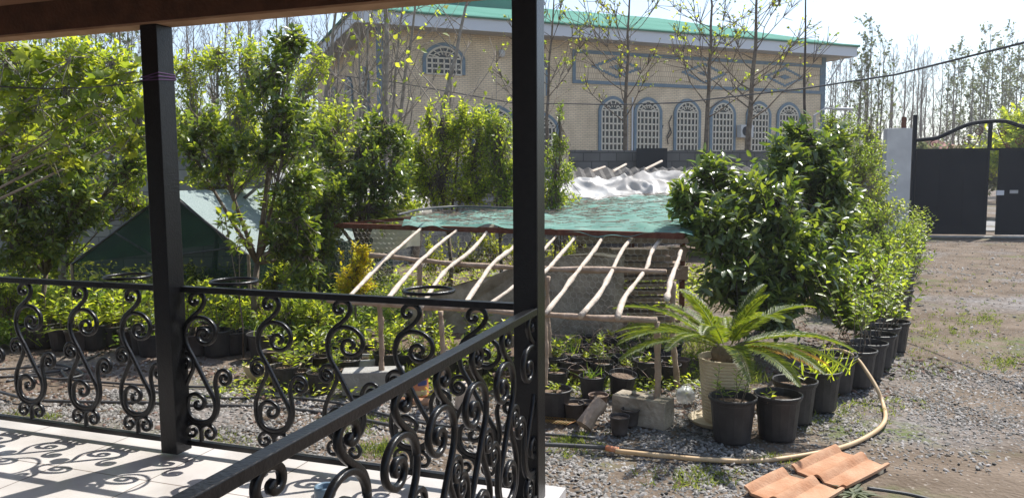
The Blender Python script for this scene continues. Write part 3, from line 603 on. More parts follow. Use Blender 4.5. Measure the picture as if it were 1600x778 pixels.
P = spline([(a, z) for a, z in ap], 3); mb.tube([GPt(a, 0, z) for a, z in P], .055, 8); mb.build('arch', 'gate', gate, smooth=True)
mb = MB(); gbox(mb, sm_ - .045, sm_ + .045, -.028, .028, zt + .062, gp(1547, 192)[1]); mb.build('mullion', 'gate', gate)
def curl(cx, cz, r, turns, sg=1, a0=0): return [GPt(cx + sg * r * (1 - t_ * .8) * math.cos(a0 + turns * 2 * PI * t_), 0, cz + r * (1 - t_ * .8) * math.sin(a0 + turns * 2 * PI * t_)) for t_ in np.linspace(0, 1, 22)]
for cx, cy, r, sg in ((1459, 226, .11, 1), (1484, 231, .07, -1), (1510, 222, .12, 1), (1529, 205, .13, -1), (1500, 231, .09, 1), (1567, 207, .12, 1), (1592, 220, .14, -1), (1575, 228, .07, 1)):
    a, z = gp(cx, cy); mb = MB(); mb.tube(curl(a, z, r, 1.4, sg, PI / 2), .012, 5); mb.build('scroll', 'rust', gate, smooth=True)
for (a, b, c_) in (((1536, 200), (1522, 228), (1500, 234)), ((1558, 200), (1572, 228), (1596, 234))):
    mb = MB(); Q = spline([gp(*a), gp(*b), gp(*c_)], 8); mb.tube([GPt(x, 0, z) for x, z in Q], .012, 5); mb.build('scroll', 'rust', gate, smooth=True)
s_, z_ = gp(1561, 301); mb = MB(); gbox(mb, s_ - .09, s_ + .09, -.09, -.036, z_ - .07, z_ + .06); mb.build('lock_box', 'fascia', gate)
s_, z_ = gp(1583, 300); mb = MB(); mb.tube(curl(s_, z_, .12, 1.2), .012, 5); gbox(mb, s_ - .1, s_ + .1, -.06, -.036, z_ - .04, z_ + .05); mb.build('latch', 'soffit', gate)
mb = MB(); gbox(mb, -.1, s2 + 2.2, -.35, -.1, .0, .03); tag(mb.build('gate_sill', 'concrete'), 'pale concrete strip on the ground under the gate', 'sill')
pl0, pl1 = gp(1381, 300)[0], gp(1421, 300)[0]; zp = gp(1400, 201)[1]
t = empty('gate_pillar', tuple(GPt((pl0 + pl1) / 2, 0, 0)), 'pale grey rendered pillar on the left of the black gate', 'pillar')
mb = MB(); gbox(mb, pl0, pl1 - .02, -.12, .3, 0, zp); mb.build('shaft', 'plaster', t, bevel=.01)
mb = MB(); gbox(mb, gp(1409, 190)[0], gp(1416, 190)[0], -.03, .03, zp + .001, gp(1411, 183)[1]); mb.build('stub', 'rust', t)
# house past the gate
t = empty('distant_house', (24, 55, 0), 'small house with rusty red roof beyond the gate', 'house')
a, b = AT(1466, 240, 48), AT(1515, 240, 48); za = AT(1480, 214, 48).z; zb = AT(1480, 238, 48).z
MB().box(((a.x + b.x) / 2, 50.5, zb / 2), (b.x - a.x, 5, zb)).build('wall', 'plaster', t)
mb = MB(); mb.add([(a.x - .3, 47.6, zb), (b.x + .3, 47.6, zb), (b.x - .9, 50.5, za), (a.x + .9, 50.5, za), (a.x - .3, 53.4, zb), (b.x + .3, 53.4, zb)], [(0, 1, 2, 3), (3, 2, 5, 4), (0, 3, 4), (1, 5, 2)]); mb.build('roof', 'red_roof', t)
# street lamp
h = AT(1318, 171, 27); t = empty('street_lamp', (h.x - 1.0, 27, 0), 'grey street lamp head showing between the hall and the bare trees', 'street lamp')
MB().tube([(h.x - 1.0, 27, 0), (h.x - 1.0, 27, h.z - .2), (h.x - .6, 27, h.z + .05), (h.x - .3, 27, h.z)], [.06, .045, .035, .03], 8).build('pole', 'soffit', t)
mb = MB(); mb.lathe([(0, -.4), (.1, -.34), (.13, 0), (.1, .34), (0, .4)], tuple(h), 12, tilt=[[0, 0, 1], [0, 1, 0], [-.45, 0, 0]]); mb.build('lamp_head', 'soffit', t, smooth=True)
# power cable
cab = [AT(480, 112, 24), AT(623, 130, 22), AT(800, 161, 20), AT(960, 164, 18), AT(1060, 161, 16.5), AT(1255, 139, 13.5), AT(1400, 117, 11), AT(1600, 67, 8.5), AT(1800, 5, 7)]
tag(MB().tube(cab, [.014] * 9, 6).build('power_cable', 'hose_black', smooth=True), 'long black power cable sagging across the sky and in front of the brick hall', 'cable')

# ================================================================== MESH-COVERED PLANT FRAME
ZL, ZT = .74, 1.19
LL, LRt = G(526, 470, ZL), G(1003, 499, ZL); TL, TR = G(523, 352, ZT), G(1068, 369, ZT)
BL, BR = G(640, 341, 1.235), G(1078, 303, 1.44)
cage = empty('plant_frame', tuple(G(760, 560)), 'low rusty frame with sloping bare poles, hexagonal wire mesh and green net top', 'plant frame')
V3 = lambda p: np.array(tuple(p))
def beam(p, q, wd, name, m):
    p, q = V3(p), V3(q); d = nrm(q - p); s = nrm(np.cross(d, (0, 0, 1))); u = np.cross(s, d); L = np.linalg.norm(q - p)
    mb = MB(); mb.box((p + q) / 2, (L, wd, wd), np.stack([d, s, u], 1)); return mb.build(name, m, cage, bevel=.003)
beam(TL, TR, .055, 'top_rail', 'rust'); beam(TL + Vector((0, .03, 0)), BL, .04, 'top_rail', 'rust'); beam(TR + Vector((0, .03, 0)), BR, .04, 'top_rail', 'rust'); beam(BL, BR, .04, 'top_rail', 'rust')
for p in (TL, BL, BR):
    beam((p.x, p.y, 0), (p.x, p.y, p.z - .024), .045, 'upright', 'rust')
for px_, py_ in ((705, 356), (770, 358), (842, 362), (908, 364)):
    p = G(px_, py_, ZT); beam((p.x + .12, p.y + 1.0, 0), (p.x + .12, p.y + 1.0, ZT + .02), .035, 'upright', 'rust')
def wig(P, r, n=18, amp=.012, sides=7, seed=0):
    P = spline([tuple(p) for p in P], max(2, n // (len(P) - 1))); rs = np.random.RandomState(seed); k = len(P)
    nz = np.cumsum(rs.normal(0, 1, (k, 3)), 0); nz -= np.linspace(0, 1, k)[:, None] * nz[-1]; nz *= amp / (np.abs(nz).max() + 1e-6)
    rr = np.linspace(r[0], r[1], k) * (1 + .14 * rs.normal(size=k)); mb = MB(); mb.tube(P + nz, rr, sides); return mb
wig([LL - Vector((.08, 0, 0)), LL.lerp(LRt, .5), LRt + Vector((.1, -.03, 0))], (.026, .020), amp=.015, seed=3).build('low_pole', 'wood_pole2', cage, smooth=True)
c0_, c1_ = LL.lerp(TL, .52), LRt.lerp(TR, .52)
wig([c0_ + Vector((.35, 0, -.02)), c0_.lerp(c1_, .5) - Vector((0, 0, .04)), c1_ - Vector((0, 0, .01))], (.022, .026), amp=.02, seed=5).build('cross_pole', 'wood_pole2', cage, smooth=True)
SL = [((544, 466), (600, 404), (664, 352)), ((603, 470), (655, 405), (722, 353)), ((658, 480), (685, 428), (735, 392), (770, 352)), ((722, 480), (765, 410), (800, 385), (835, 352)), ((757, 479), (808, 448), (845, 395), (880, 358)),
      ((832, 440), (862, 415), (885, 390), (909, 358)), ((852, 490), (892, 438), (930, 390), (951, 357)), ((906, 494), (938, 462), (955, 425), (972, 392), (998, 358)), ((965, 497), (972, 465), (1010, 420), (1016, 392), (1040, 364)), ((1042, 470), (1050, 432), (1058, 410), (1064, 392))]
pn = np.cross(V3(LRt - LL), V3(TL - LL)); pn /= np.linalg.norm(pn)
def onslope(px, py, off=.03):
    r = np.array(ray(px, py)); p0 = V3(LL) - np.array([0, 0, HC]) + np.array([0, 0, off]); t_ = (pn @ p0) / (pn @ r); return r * t_ + np.array([0, 0, HC])
for i, s in enumerate(SL):
    wig([tuple(np.array(onslope(*q)) * .65 + (np.array(onslope(*s[0])) * (1 - k_ / (len(s) - 1)) + np.array(onslope(*s[-1])) * k_ / (len(s) - 1)) * .35) for k_, q in enumerate(s)], (.021, .0175) if i != 4 else (.015, .013), amp=.008, seed=20 + i).build('slope_pole', 'wood_pole', cage, smooth=True)
for i, (px_, pt) in enumerate(((688, 484), (850, 490), (1027, 500), (592, 474))):
    p = G(px_, pt, ZL); wig([(p.x, p.y + .02, .0 if i != 2 else .16), (p.x + .01, p.y + .02, ZL * .5), (p.x, p.y + .02, ZL - .015)], (.024, .022), amp=.006, seed=40 + i).build('stake', 'wood_pole2', cage, smooth=True)
for i, (px_, pt) in enumerate(((656, 408), (855, 432), (1052, 440))):
    p = onslope(px_, pt, -.03); wig([(p[0] + .05, p[1] + .02, 0), (p[0], p[1], p[2] * .5), tuple(p)], (.026, .022), amp=.008, seed=50 + i).build('stake', 'wood_pole2', cage, smooth=True)
# hexagonal mesh
def hexmesh(o, a, b, cell=.066, sag=.012, seed=1, rw=.0013):
    o, a, b = V3(o), V3(a), V3(b); La, Lb = np.linalg.norm(a), np.linalg.norm(b); ea, eb = a / La, b / Lb; n_ = np.cross(ea, eb)
    dx = cell; am = cell * .289; pitch = cell * .866; A = []; Bq = []
    nr = int(Lb / pitch); nc = int(La / dx)
    def pt(x, y): return o + ea * x + eb * y + n_ * sag * math.sin(x * 3.1 + seed) * math.sin(y * 4.3 + 2 * seed)
    for r in range(nr):
        y = r * pitch; off = (r % 2) * dx / 2
        for c in range(nc):
            x = c * dx + off; p0 = pt(x, y + am); p1 = pt(x + dx / 2, y); p2 = pt(x + dx, y + am)
            A += [p0, p1, p0]; Bq += [p1, p2, pt(x, y + pitch)]
    A = np.array(A) + RS.normal(0, .0012, (len(A), 3)); Bq = np.array(Bq)
    return sticks(A, Bq, rw, rw)
hx = [hexmesh((TL.x, TL.y, .02), Vector((TR.x - TL.x, TR.y - TL.y, 0)), (0, 0, ZT - .04), seed=2), hexmesh((TL.x, TL.y, .02), (BL.x - TL.x, BL.y - TL.y, 0), (0, 0, ZT - .06), seed=3),
      hexmesh((LL.x + 2.1, LL.y - .72, .30), Vector((LRt.x - LL.x - 2.1, LRt.y - LL.y + .72, 0)), (0, 0, ZL - .32), cell=.075, seed=4, sag=.04, rw=.0006)]
v, f = join(hx); rawmesh('wire_mesh', v, f, 'wire', cage)
# green net roof, draped
nu, nv_ = 70, 60; V = []; F = []
for j in range(nv_ + 1):
    for i in range(nu + 1):
        a, b = i / nu, j / nv_; P = (TL.lerp(TR, .235 + .785 * a)).lerp(BL.lerp(BR, .03 + .97 * a), b)
        z = P.z + .035 + .018 * math.sin(a * 23 + 3 * math.sin(b * 5)) * (1 - .5 * b) + .014 * math.sin(b * 17 + a * 6) + .012 * math.sin(a * 60 + b * 13)
        if j == 0: z -= .02 + .008 * math.sin(a * 31) + .012 * math.sin(a * 11)
        if j == 0: P = P - Vector((0, .05 + .02 * math.sin(a * 19), 0))
        V.append((P.x, P.y, z))
F = [(j * (nu + 1) + i, j * (nu + 1) + i + 1, (j + 1) * (nu + 1) + i + 1, (j + 1) * (nu + 1) + i) for j in range(nv_) for i in range(nu)]
MB().add(V, F).build('net_cover', 'net_green', cage, smooth=True)
# fallen twigs on the net
n = 680; a = RS.rand(n); b = RS.rand(n) ** .8; A = []; Bq = []
for i in range(n):
    P = TL.lerp(TR, .25 + .75 * a[i]).lerp(BL.lerp(BR, .05 + .93 * a[i]), b[i]); th = RS.normal(0, .5) + (PI if RS.rand() < .5 else 0); L = RS.gamma(2.2, .06); p = np.array([P.x, P.y, P.z + .055 + .01 * RS.rand()])
    for k in range(3):
        q = p + np.array([math.cos(th), math.sin(th), RS.normal(0, .08)]) * L / 2; A.append(p); Bq.append(q); p = q; th += RS.normal(0, .4)
v, f = sticks(np.array(A), np.array(Bq), (.0035), .002); tw_ = rawmesh('fallen_twigs', v, f, 'stick'); tag(tw_, 'dry brown twigs scattered over the green net top', 'twigs', kind='stuff')
hosearc = MB().tube(spline([tuple(G(a, b, 1.40)) for a, b in ((622, 336), (660, 327), (710, 323), (760, 324), (830, 327))], 6), .014, 7)
# old concrete walls inside the frame
def slabwall(pts, Y, th, name, m, label, cat):
    P = [AT(px, py, Y) for px, py in pts]; mb = MB(); mb.prism([(p.x, p.y + .05 * math.sin(p.x * 5), max(p.z, -.05)) for p in P], (.12, th, 0)); return tag(mb.build(name, m), label, cat)
slabwall([(640, 536), (846, 544), (846, 404), (800, 418), (770, 430), (740, 436), (690, 452), (640, 470)], 7.75, .18, 'concrete_wall', 'concrete_old', 'weathered low concrete wall with sloping top inside the mesh frame', 'wall')
slabwall([(849, 548), (956, 552), (960, 402), (920, 397), (880, 400), (849, 412)], 7.72, .16, 'concrete_wall', 'concrete_old', 'upright weathered concrete slab beside the stacked planks', 'wall')
V = []; nx, ny = 60, 16; m0, m1 = G(540, 500, .22), G(845, 505, .22)
for j in range(ny + 1):
    for i in range(nx + 1):
        a, b = i / nx, j / ny; x = m0.x - .1 + (m1.x - m0.x + .2) * a; y = 6.75 + 1.2 * b; e = math.sin(PI * b) ** .5 * min(1, 6 * a, 6 * (1 - a)); V.append((x, y, -.02 + e * (.22 + .07 * mnoise.fractal(Vector((x * 4, y * 4, 0)), 1, 2, 5))))
tag(MB().add(V, [(j * (nx + 1) + i, j * (nx + 1) + i + 1, (j + 1) * (nx + 1) + i + 1, (j + 1) * (nx + 1) + i) for j in range(ny) for i in range(nx)]).build('soil_heap', 'soil', smooth=True), 'long low heap of dry brown soil inside the frame', 'soil heap')
tag(hosearc.build('water_pipe', 'hose_black', smooth=True), 'black pipe bent in an arc over the back of the green net', 'pipe')
mb = MB(); p, q = G(538, 536), G(1000, 556); 
for i in range(9):
    a_ = p.lerp(q, i / 9 + .004); b_ = p.lerp(q, (i + 1) / 9 - .004); h = .13 + .03 * random.random(); mb.box(((a_.x + b_.x) / 2, (a_.y + b_.y) / 2 + .02 * random.random(), h / 2), ((b_ - a_).length, .12, h), np.array([[math.cos(-.26), -math.sin(-.26), 0], [math.sin(-.26), math.cos(-.26), 0], [0, 0, 1]]))
tag(mb.build('stone_edging', 'concrete_old', bevel=.01), 'row of rough stone edging blocks under the low wooden pole', 'edging')
for i in range(12):
    z = .05 + i * .075; Y = 8.5 + .5 * (i / 12); x0 = AT(955 + random.uniform(-5, 8), 500, Y).x; x1 = AT(1052 + random.uniform(-18, 12), 500, Y).x; mb = MB()
    an = random.uniform(-.06, .06); R = np.array([[math.cos(an), -math.sin(an), 0], [math.sin(an), math.cos(an), 0], [0, 0, 1]])
    mb.box(((x0 + x1) / 2, Y, z), (x1 - x0, .22, .028 + .012 * random.random()), R)
    tag(mb.build('plank', 'wood_pole2'), 'old grey brown board in the stack of planks behind the wire mesh', 'plank', 'planks stacked inside the mesh frame')
t = empty('wooden_crate', (AT(990, 400, 9.3).x, 9.4, 0), 'brown wooden crate behind the stacked planks under the green net', 'crate')
x0, x1 = AT(900, 400, 9.4).x, AT(1075, 400, 9.4).x
for i, z in enumerate((.55, .78, 1.0, 1.19)):
    MB().box(((x0 + x1) / 2, 9.4 + .002 * i, z), (x1 - x0, .03, .17)).build('slat', 'wood_pole2', t)
for x in (x0 + .06, (x0 + x1) / 2, x1 - .06): MB().box((x, 9.44, .65), (.06, .04, 1.25)).build('batten', 'rust', t)
# ------------------------------------------------------------------ green shade-net tent
apx = AT(262, 296, 9.6); lf = AT(112, 412, 10.0); rt = AT(388, 398, 9.2); bk = Vector((1.9, 3.0, 0)); 
F0_ = [Vector((lf.x, lf.y, lf.z)), Vector((apx.x, (lf.y + rt.y) / 2, apx.z - .02)), Vector((rt.x, rt.y, rt.z))]
tent = empty('shade_net_tent', tuple(F0_[1] - Vector((0, 0, F0_[1].z))), 'dark green shade net tent with pale sunlit sloping roof', 'tent')
def sheet(name, P00, P10, P11, P01, m, parent, n=16, sag=.05, seed=0):
    V = []; 
    for j in range(n + 1):
        for i in range(n + 1):
            a, b = i / n, j / n; P = P00.lerp(P10, a).lerp(P01.lerp(P11, a), b)
            z = P.z - sag * math.sin(PI * a) * math.sin(PI * b) + .012 * math.sin(9 * a + seed) * math.sin(7 * b)
            V.append((P.x + .02 * math.sin(8 * a + 3 * b + seed), P.y + .02 * math.sin(11 * b + seed), z))
    F = [(j * (n + 1) + i, j * (n + 1) + i + 1, (j + 1) * (n + 1) + i + 1, (j + 1) * (n + 1) + i) for j in range(n) for i in range(n)]
    return MB().add(V, F).build(name, m, parent, smooth=True)
A0, A1, A2 = F0_; Z = Vector((0, 0, 1)); bk = Vector((.9, 3.1, .0))
sheet('roof_net', A1, A1 + bk, A2 + bk + Vector((.35, 0, 0)), A2, 'net_sunlit', tent, seed=1, sag=.09); sheet('roof_net', A1, A1 + bk, A0 + bk, A0, 'net_shaded', tent, seed=2)  # sunward slope gets the painted sunlit tone, the other slope the shaded one
gf = MB(); n = 14; V = []; 
for j in range(n + 1):
    for i in range(n + 1):
        a, b = i / n, j / n; T_ = A0.lerp(A1, a * 2) if a < .5 else A1.lerp(A2, a * 2 - 1); B_2 = Vector((A0.x, A0.y, .02)).lerp(Vector((A2.x, A2.y, .02)), a)
        P = T_.lerp(B_2, b); V.append((P.x, P.y + .05 * math.sin(a * 19 + 2 * b) * b - .002, P.z))
gf.add(V, [(j * (n + 1) + i, j * (n + 1) + i + 1, (j + 1) * (n + 1) + i + 1, (j + 1) * (n + 1) + i) for j in range(n) for i in range(n)]); gf.build('front_net', 'net_shaded', tent, smooth=True)
sheet('side_net', A2, A2 + bk + Vector((.35, 0, 0)), (A2 + bk + Vector((.35, 0, 0))) * 1 - Z * (A2.z - .02), A2 - Z * (A2.z - .02), 'net_shaded', tent, seed=3, sag=0)
for p, q in ((A0, A0 - Z * A0.z), (A1, A1 - Z * A1.z), (A2, A2 - Z * A2.z)): MB().tube([q, p], .02, 6).build('pole', 'wood_pole2', tent)
MB().tube([A0 - Z * .01, A1 - Z * .01, A2 - Z * .01], .018, 6).build('ridge_edge', 'hose_black', tent)
MB().tube([A0.lerp(A1, .45), A0.lerp(A2, .5) + Z * .02, A2.lerp(A1, .12)], .012, 5).build('brace', 'hose_black', tent)
# ------------------------------------------------------------------ white plastic covers
def crumple(name, pts_front, pts_top, Y, depth, label, seed):
    """sheet draped over a ridge: front bottom line, top line, then falls back"""
    nx, ny = 170, 70; rs = np.random.RandomState(seed); ph = rs.rand(12) * 6; V = []
    X0, X1 = AT(pts_front[0][0], 280, Y).x, AT(pts_front[-1][0], 280, Y).x
    fx = [AT(a, b, Y) for a, b in pts_front]; tx = [AT(a, b, Y + depth * .45) for a, b in pts_top]
    for j in range(ny + 1):
        for i in range(nx + 1):
            u = i / nx; x = X0 + (X1 - X0) * u; zf = np.interp(x, [p.x for p in fx], [p.z for p in fx]); zt_ = np.interp(x * (Y + depth * .45) / Y, [p.x for p in tx], [p.z for p in tx]); b = j / ny
            if b < .1: z = zf - .5 + .5 * b / .1; y = Y
            else:
                s = (b - .1) / .9; z = zf + (zt_ - zf) * math.sin(min(1, s * 1.7) * PI / 2) if s < .6 else zt_ - (s - .6) * 1.2; y = Y + depth * s
            q = Vector((x * 1.0 + seed * 5, y * .75, z * .9)); wv = mnoise.fractal(q * 1.2, 1.0, 2.0, 5); r2 = 1 - abs(mnoise.noise(q * 1.5 + Vector((.6 * mnoise.noise(q * 2.5), 0, 0)))) * 2.2; r3 = 1 - abs(mnoise.noise(q * 4.1 + Vector((3, 1, 2)))) * 2
            V.append((x, y + .10 * wv - .05 * r3, z + .10 * wv + .10 * (r2 - .9) + .035 * (r3 - .5)))
    F = [(j * (nx + 1) + i, j * (nx + 1) + i + 1, (j + 1) * (nx + 1) + i + 1, (j + 1) * (nx + 1) + i) for j in range(ny) for i in range(nx)]
    return tag(MB().add(V, F).build(name, 'plastic_white', smooth=True), label, 'plastic sheet')
crumple('plastic_sheet', [(850, 305), (930, 312), (1000, 308), (1070, 305), (1170, 300)], [(850, 278), (890, 273), (925, 276), (985, 274), (1030, 269), (1070, 264), (1125, 262), (1150, 268), (1175, 280)], 12.6, 2.6, 'crumpled white plastic sheet heaped behind the green net top', 3)
crumple('plastic_sheet', [(395, 345), (480, 345), (560, 340), (655, 335)], [(395, 246), (440, 246), (500, 252), (560, 262), (620, 300), (655, 318)], 11.8, 2.2, 'white plastic sheet glimpsed behind the camellia-like shrubs on the left', 8)

# ================================================================== POTS
def pot_proto(name, r, h, m, flutes=True, soil='soil'):
    root = empty(name, (0, 0, 0)); n = 32
    prof = [(0, .004), (r * .74, .004), (r * .78, .02), (r * .93, h * .86), (r * .97, h * .87), (r * .97, h * .9), (r, h * .91), (r * 1.04, h * .955), (r * 1.03, h * .99), (r * .99, h), (r * .95, h * .985), (r * .92, h * .9), (r * .80, h * .45)]
    MB().lathe(prof, (0, 0, 0), n, flute=.006 if flutes else 0).build('pot', m, root, smooth=not flutes)
    mb = MB(); V = [(0, 0, h * .87)]; 
    for k, R in enumerate((.3, .6, .9)):
        for j in range(18): a = j * 2 * PI / 18; V.append((r * R * math.cos(a), r * R * math.sin(a), h * (.86 - .02 * k) + .02 * r * math.sin(5 * a + k * 2)))
    F = [(0, 1 + j, 1 + (j + 1) % 18) for j in range(18)] + [(1 + k * 18 + j, 19 + k * 18 + j, 19 + k * 18 + (j + 1) % 18, 1 + k * 18 + (j + 1) % 18) for k in range(2) for j in range(18)]
    mb.add(V, F); mb.build('soil', soil, root, smooth=True); return root
def foliage(parent, org, n, rad, ht, leaf, m, shape, kind='rosette'):
    """small plant rising from org; returns part"""
    o = np.array(org, float)
    if kind == 'grass':
        P = o + np.c_[RS.normal(0, rad * .45, n), RS.normal(0, rad * .45, n), np.zeros(n)]; D = nrm(np.c_[RS.normal(0, .5, n), RS.normal(0, .5, n), np.ones(n) * .9]); N = RS.normal(size=(n, 3)); N[:, 2] *= .3
        v, f = leafarr(P, D, nrm(N), ht * (.5 + .7 * RS.rand(n)), leaf[1], 'blade', .5)
        return rawmesh('foliage', v, f, m, parent)
    ns = max(3, n // 12); st = []; A = []; Bq = []
    for k in range(ns):
        b0 = o + np.array([RS.normal(0, rad * .3), RS.normal(0, rad * .3), 0]); d = nrm(np.array([RS.normal(0, .35), RS.normal(0, .35), 1])); L = ht * (.55 + .5 * RS.rand()); b1 = b0 + d * L
        A.append(b0); Bq.append(b1); st.append((b0, d, L))
    m_ = n // ns; P = []; D = []
    for (b0, d, L) in st:
        for j in range(m_):
            t_ = (j + 1) / m_; ang = j * 2.4 + RS.rand(); s = np.array([math.cos(ang), math.sin(ang), .25]); P.append(b0 + d * L * (.25 + .75 * t_)); D.append(s + d * (.3 + .7 * t_ ** 3))
    P, D = np.array(P), nrm(np.array(D)); N = nrm(np.array([0, 0, 1.]) + .4 * RS.normal(size=P.shape)); L = leaf[0] * (.6 + .6 * RS.rand(len(P)))
    v, f = leafarr(P, D, N, L, L * leaf[1] / leaf[0], shape, .25)
    fo = rawmesh('foliage', v, f, m, parent); v, f = sticks(np.array(A), np.array(Bq), .004, .0015); rawmesh('stem', v, f, 'bark', parent); return fo
big = pot_proto('nursery_pot', .152, .305, 'pot')
small = pot_proto('plastic_pot', .07, .13, 'pot_brown', False); mid = pot_proto('plastic_pot', .105, .18, 'pot', True); clay = pot_proto('plastic_pot', .075, .12, 'pot_clay', False)
GR_A = 'large black nursery pots along the driveway'
spots = [(1152, 704, 'nearest large black pot with weeds, in front of the cream ribbed bucket', 'weeds'), (1224, 699, 'large black pot right of the frontmost one, nearly bare soil', 'bare'), (1250, 672, 'large black pot half hidden behind the frontmost pair', 'bare'),
         (1290, 652, 'large tilted black pot with grassy green weeds beside the tan hose', 'grass'), (1316, 622, 'black pot in shade between the weedy tilted pot and the tall potted shrubs', 'bare'), (1348, 613, 'black pot holding the first tall thin-stemmed shrub by the hose bend', 'shrub'),
         (1366, 599, 'black pot just behind the first tall potted shrub', 'shrub'), (1380, 583, 'black pot on the driveway edge, second behind the hose bend', 'shrub'), (1388, 568, 'black pot on the driveway edge, third behind the hose bend', 'shrub')]
used = False
for i, (px_, py_, lab, kd) in enumerate(spots):
    p = G(px_, py_ - 6); p = Vector((p.x, p.y + .12, 0))
    if not used: r = big; r.location = p; used = True; ORG[r.name] = np.array(tuple(p)); protoz = None
    else: r = copy_tree(big_src, p, rotz=RS.rand() * 6)
    if i == 0: big_src = r
    tag(r, lab, 'pot', GR_A); r['_k'] = kd
    del r['_k']
    spots[i] = spots[i] + (r, p)
for lab, kd, r, p in [(s[2], s[3], s[4], s[5]) for s in spots]:
    r.rotation_euler.z = 0
    o = np.array([p.x, p.y, .265])
    if kd == 'weeds': foliage(r, o, 90, .2, .22, (.05, .012), 'leaf_ground', 'simple')
    elif kd == 'grass': foliage(r, o, 60, .18, .22, (.2, .012), 'leaf_bright', 'blade', 'grass'); 
    elif kd == 'bare': foliage(r, o, 14, .2, .10, (.05, .02), 'leaf_mid', 'simple')
    else: foliage(r, o, 70, .12, .95, (.075, .035), 'leaf_hedge', 'simple')
# further pots of the row up to the gate
p0, p1 = G(1396, 548), G(1442, 384)
t_ = .0; i = 0
for k in range(22):
    f_ = k / 21; y = p0.y + (p1.y - p0.y) * f_; x = p0.x + (p1.x - p0.x) * f_ + RS.normal(0, .04) - .1
    r = copy_tree(big_src, (x, y, 0)); 
    for ch in list(r.children):
        if ch.name.split('.')[0] in ('foliage', 'stem'): bpy.data.objects.remove(ch)
    ORG[r.name] = np.array([x, y, 0.]); foliage(r, (x, y, .26), 60, .2, .75, (.08, .035), 'leaf_hedge' if k % 3 else 'leaf_mid', 'simple')
    tag(r, 'black pot with leafy shrub in the row running on toward the black gate', 'pot', 'potted shrubs running on to the gate')
# small pots: photo position of the base, size, plant
rs2 = np.random.RandomState(3)
def put(proto, px, py, s, label, kind, group, tilt=0):
    p = G(px, py); r = copy_tree(proto, (p.x, p.y, terrain(p.x, p.y) * .5 - .004), scale=None); ORG[r.name] = np.array([p.x, p.y, 0.])
    r.scale = (s, s, s); tag(r, label, 'pot', group)
    h = {mid.name: .155, small.name: .11, clay.name: .10}[proto.name]; rad = .08
    o = (p.x, p.y, h)
    if kind == 'grass': foliage(r, o, 22, .07, .13, (.1, .007), 'leaf_ground', 'blade', 'grass')
    elif kind == 'seed': foliage(r, o, 30, .07, .07, (.035, .018), 'leaf_bright', 'simple')
    elif kind == 'leafy': foliage(r, o, 60, .08, .26, (.055, .026), 'leaf_mid', 'simple')
    elif kind == 'bright': foliage(r, o, 70, .08, .30, (.055, .026), 'leaf_bright', 'simple')
    if tilt: r.rotation_euler = (tilt, tilt * .5, 0)
    return r
GU = 'small plastic pots crowded under the mesh frame'
put(mid, 866, 650, 1.22, 'wide grey brown pot with tiny seedlings beside the corner post', 'seed', GU); put(small, 897, 655, 1.05, 'small brown pot of bare soil right of the wide seedling pot', 'none', GU)
put(small, 918, 652, .95, 'small dark pot between the bare-soil pot and the wood stump', 'none', GU); put(small, 968, 676, 1.0, 'small brown pot standing in front of the cinder block', 'none', GU); put(small, 985, 664, .95, 'small shaded pot tucked behind another at the cinder block', 'none', GU)
put(mid, 925, 622, 1.0, 'medium pot with grassy weeds behind the two small front pots', 'grass', GU); put(mid, 970, 618, 1.05, 'medium tilted pot of bare soil behind the cinder block', 'none', GU, .15); put(mid, 1012, 600, 1.15, 'black pot with thin weeds left of the round stake', 'seed', GU)
row = [(870, 612), (905, 600), (940, 598), (985, 588), (1045, 600), (1062, 585), (868, 590), (892, 580), (930, 582), (965, 572), (1005, 575), (885, 566), (915, 562), (950, 560), (990, 562), (1030, 572), (865, 570)]
for i, (a, b) in enumerate(row): put([mid, clay, mid, small][i % 4], a, b, [.95, 1.15, 1.0, 1.2][i % 4], 'small plastic pot of seedlings and weeds in the crowded bed right of the corner post', ['seed', 'grass', 'leafy', 'none'][(i * 7) % 4], GU)
row = [(445, 608), (468, 606), (500, 612), (520, 598), (470, 585), (500, 580), (545, 590), (580, 582), (605, 584), (625, 576), (650, 574), (680, 580), (705, 585), (740, 600), (760, 592), (785, 608), (600, 566), (640, 562), (675, 564), (715, 568), (750, 572), (785, 575), (790, 592), (560, 560), (520, 562), (440, 580)]
for i, (a, b) in enumerate(row): put([mid, small, mid, clay][i % 4], a, b, [1.15, 1.2, 1.0, 1.1][i % 4], 'small plastic pot with green seedlings seen through the iron scrolls left of the corner post', ['leafy', 'seed', 'grass', 'bright', 'leafy'][(i * 3) % 5], 'small pots between the corner post and the white trough')
row = [(75, 540), (98, 545), (122, 548), (150, 545), (176, 542), (205, 548), (228, 552), (236, 556), (306, 556), (340, 556), (368, 552), (392, 545), (320, 545), (135, 535), (190, 532), (412, 560)]
for i, (a, b) in enumerate(row): put([mid, mid, small][i % 3], a, b, [1.45, 1.25, 1.7][i % 3], 'dark plastic pot with leafy green plant in the back row beyond the left railing', ['bright', 'leafy', 'bright', 'grass'][i % 4], 'dark pots in the back row on the left')
rs5 = np.random.RandomState(21)
for j, (y0_, n_) in enumerate(((557, 9), (566, 8), (575, 9), (584, 8), (594, 7))):
    for k in range(n_):
        a = 858 + (1065 - 858) * (k + .5 * (j % 2)) / n_ + rs5.normal(0, 4); put([clay, mid, small, mid, clay][(j + 2 * k) % 5], a, y0_ + rs5.normal(0, 2), rs5.uniform(.85, 1.2), 'small plastic pot of seedlings and weeds in the crowded bed right of the corner post', ['none', 'seed', 'grass', 'none', 'seed'][(3 * j + k) % 5], GU, rs5.normal(0, .08))
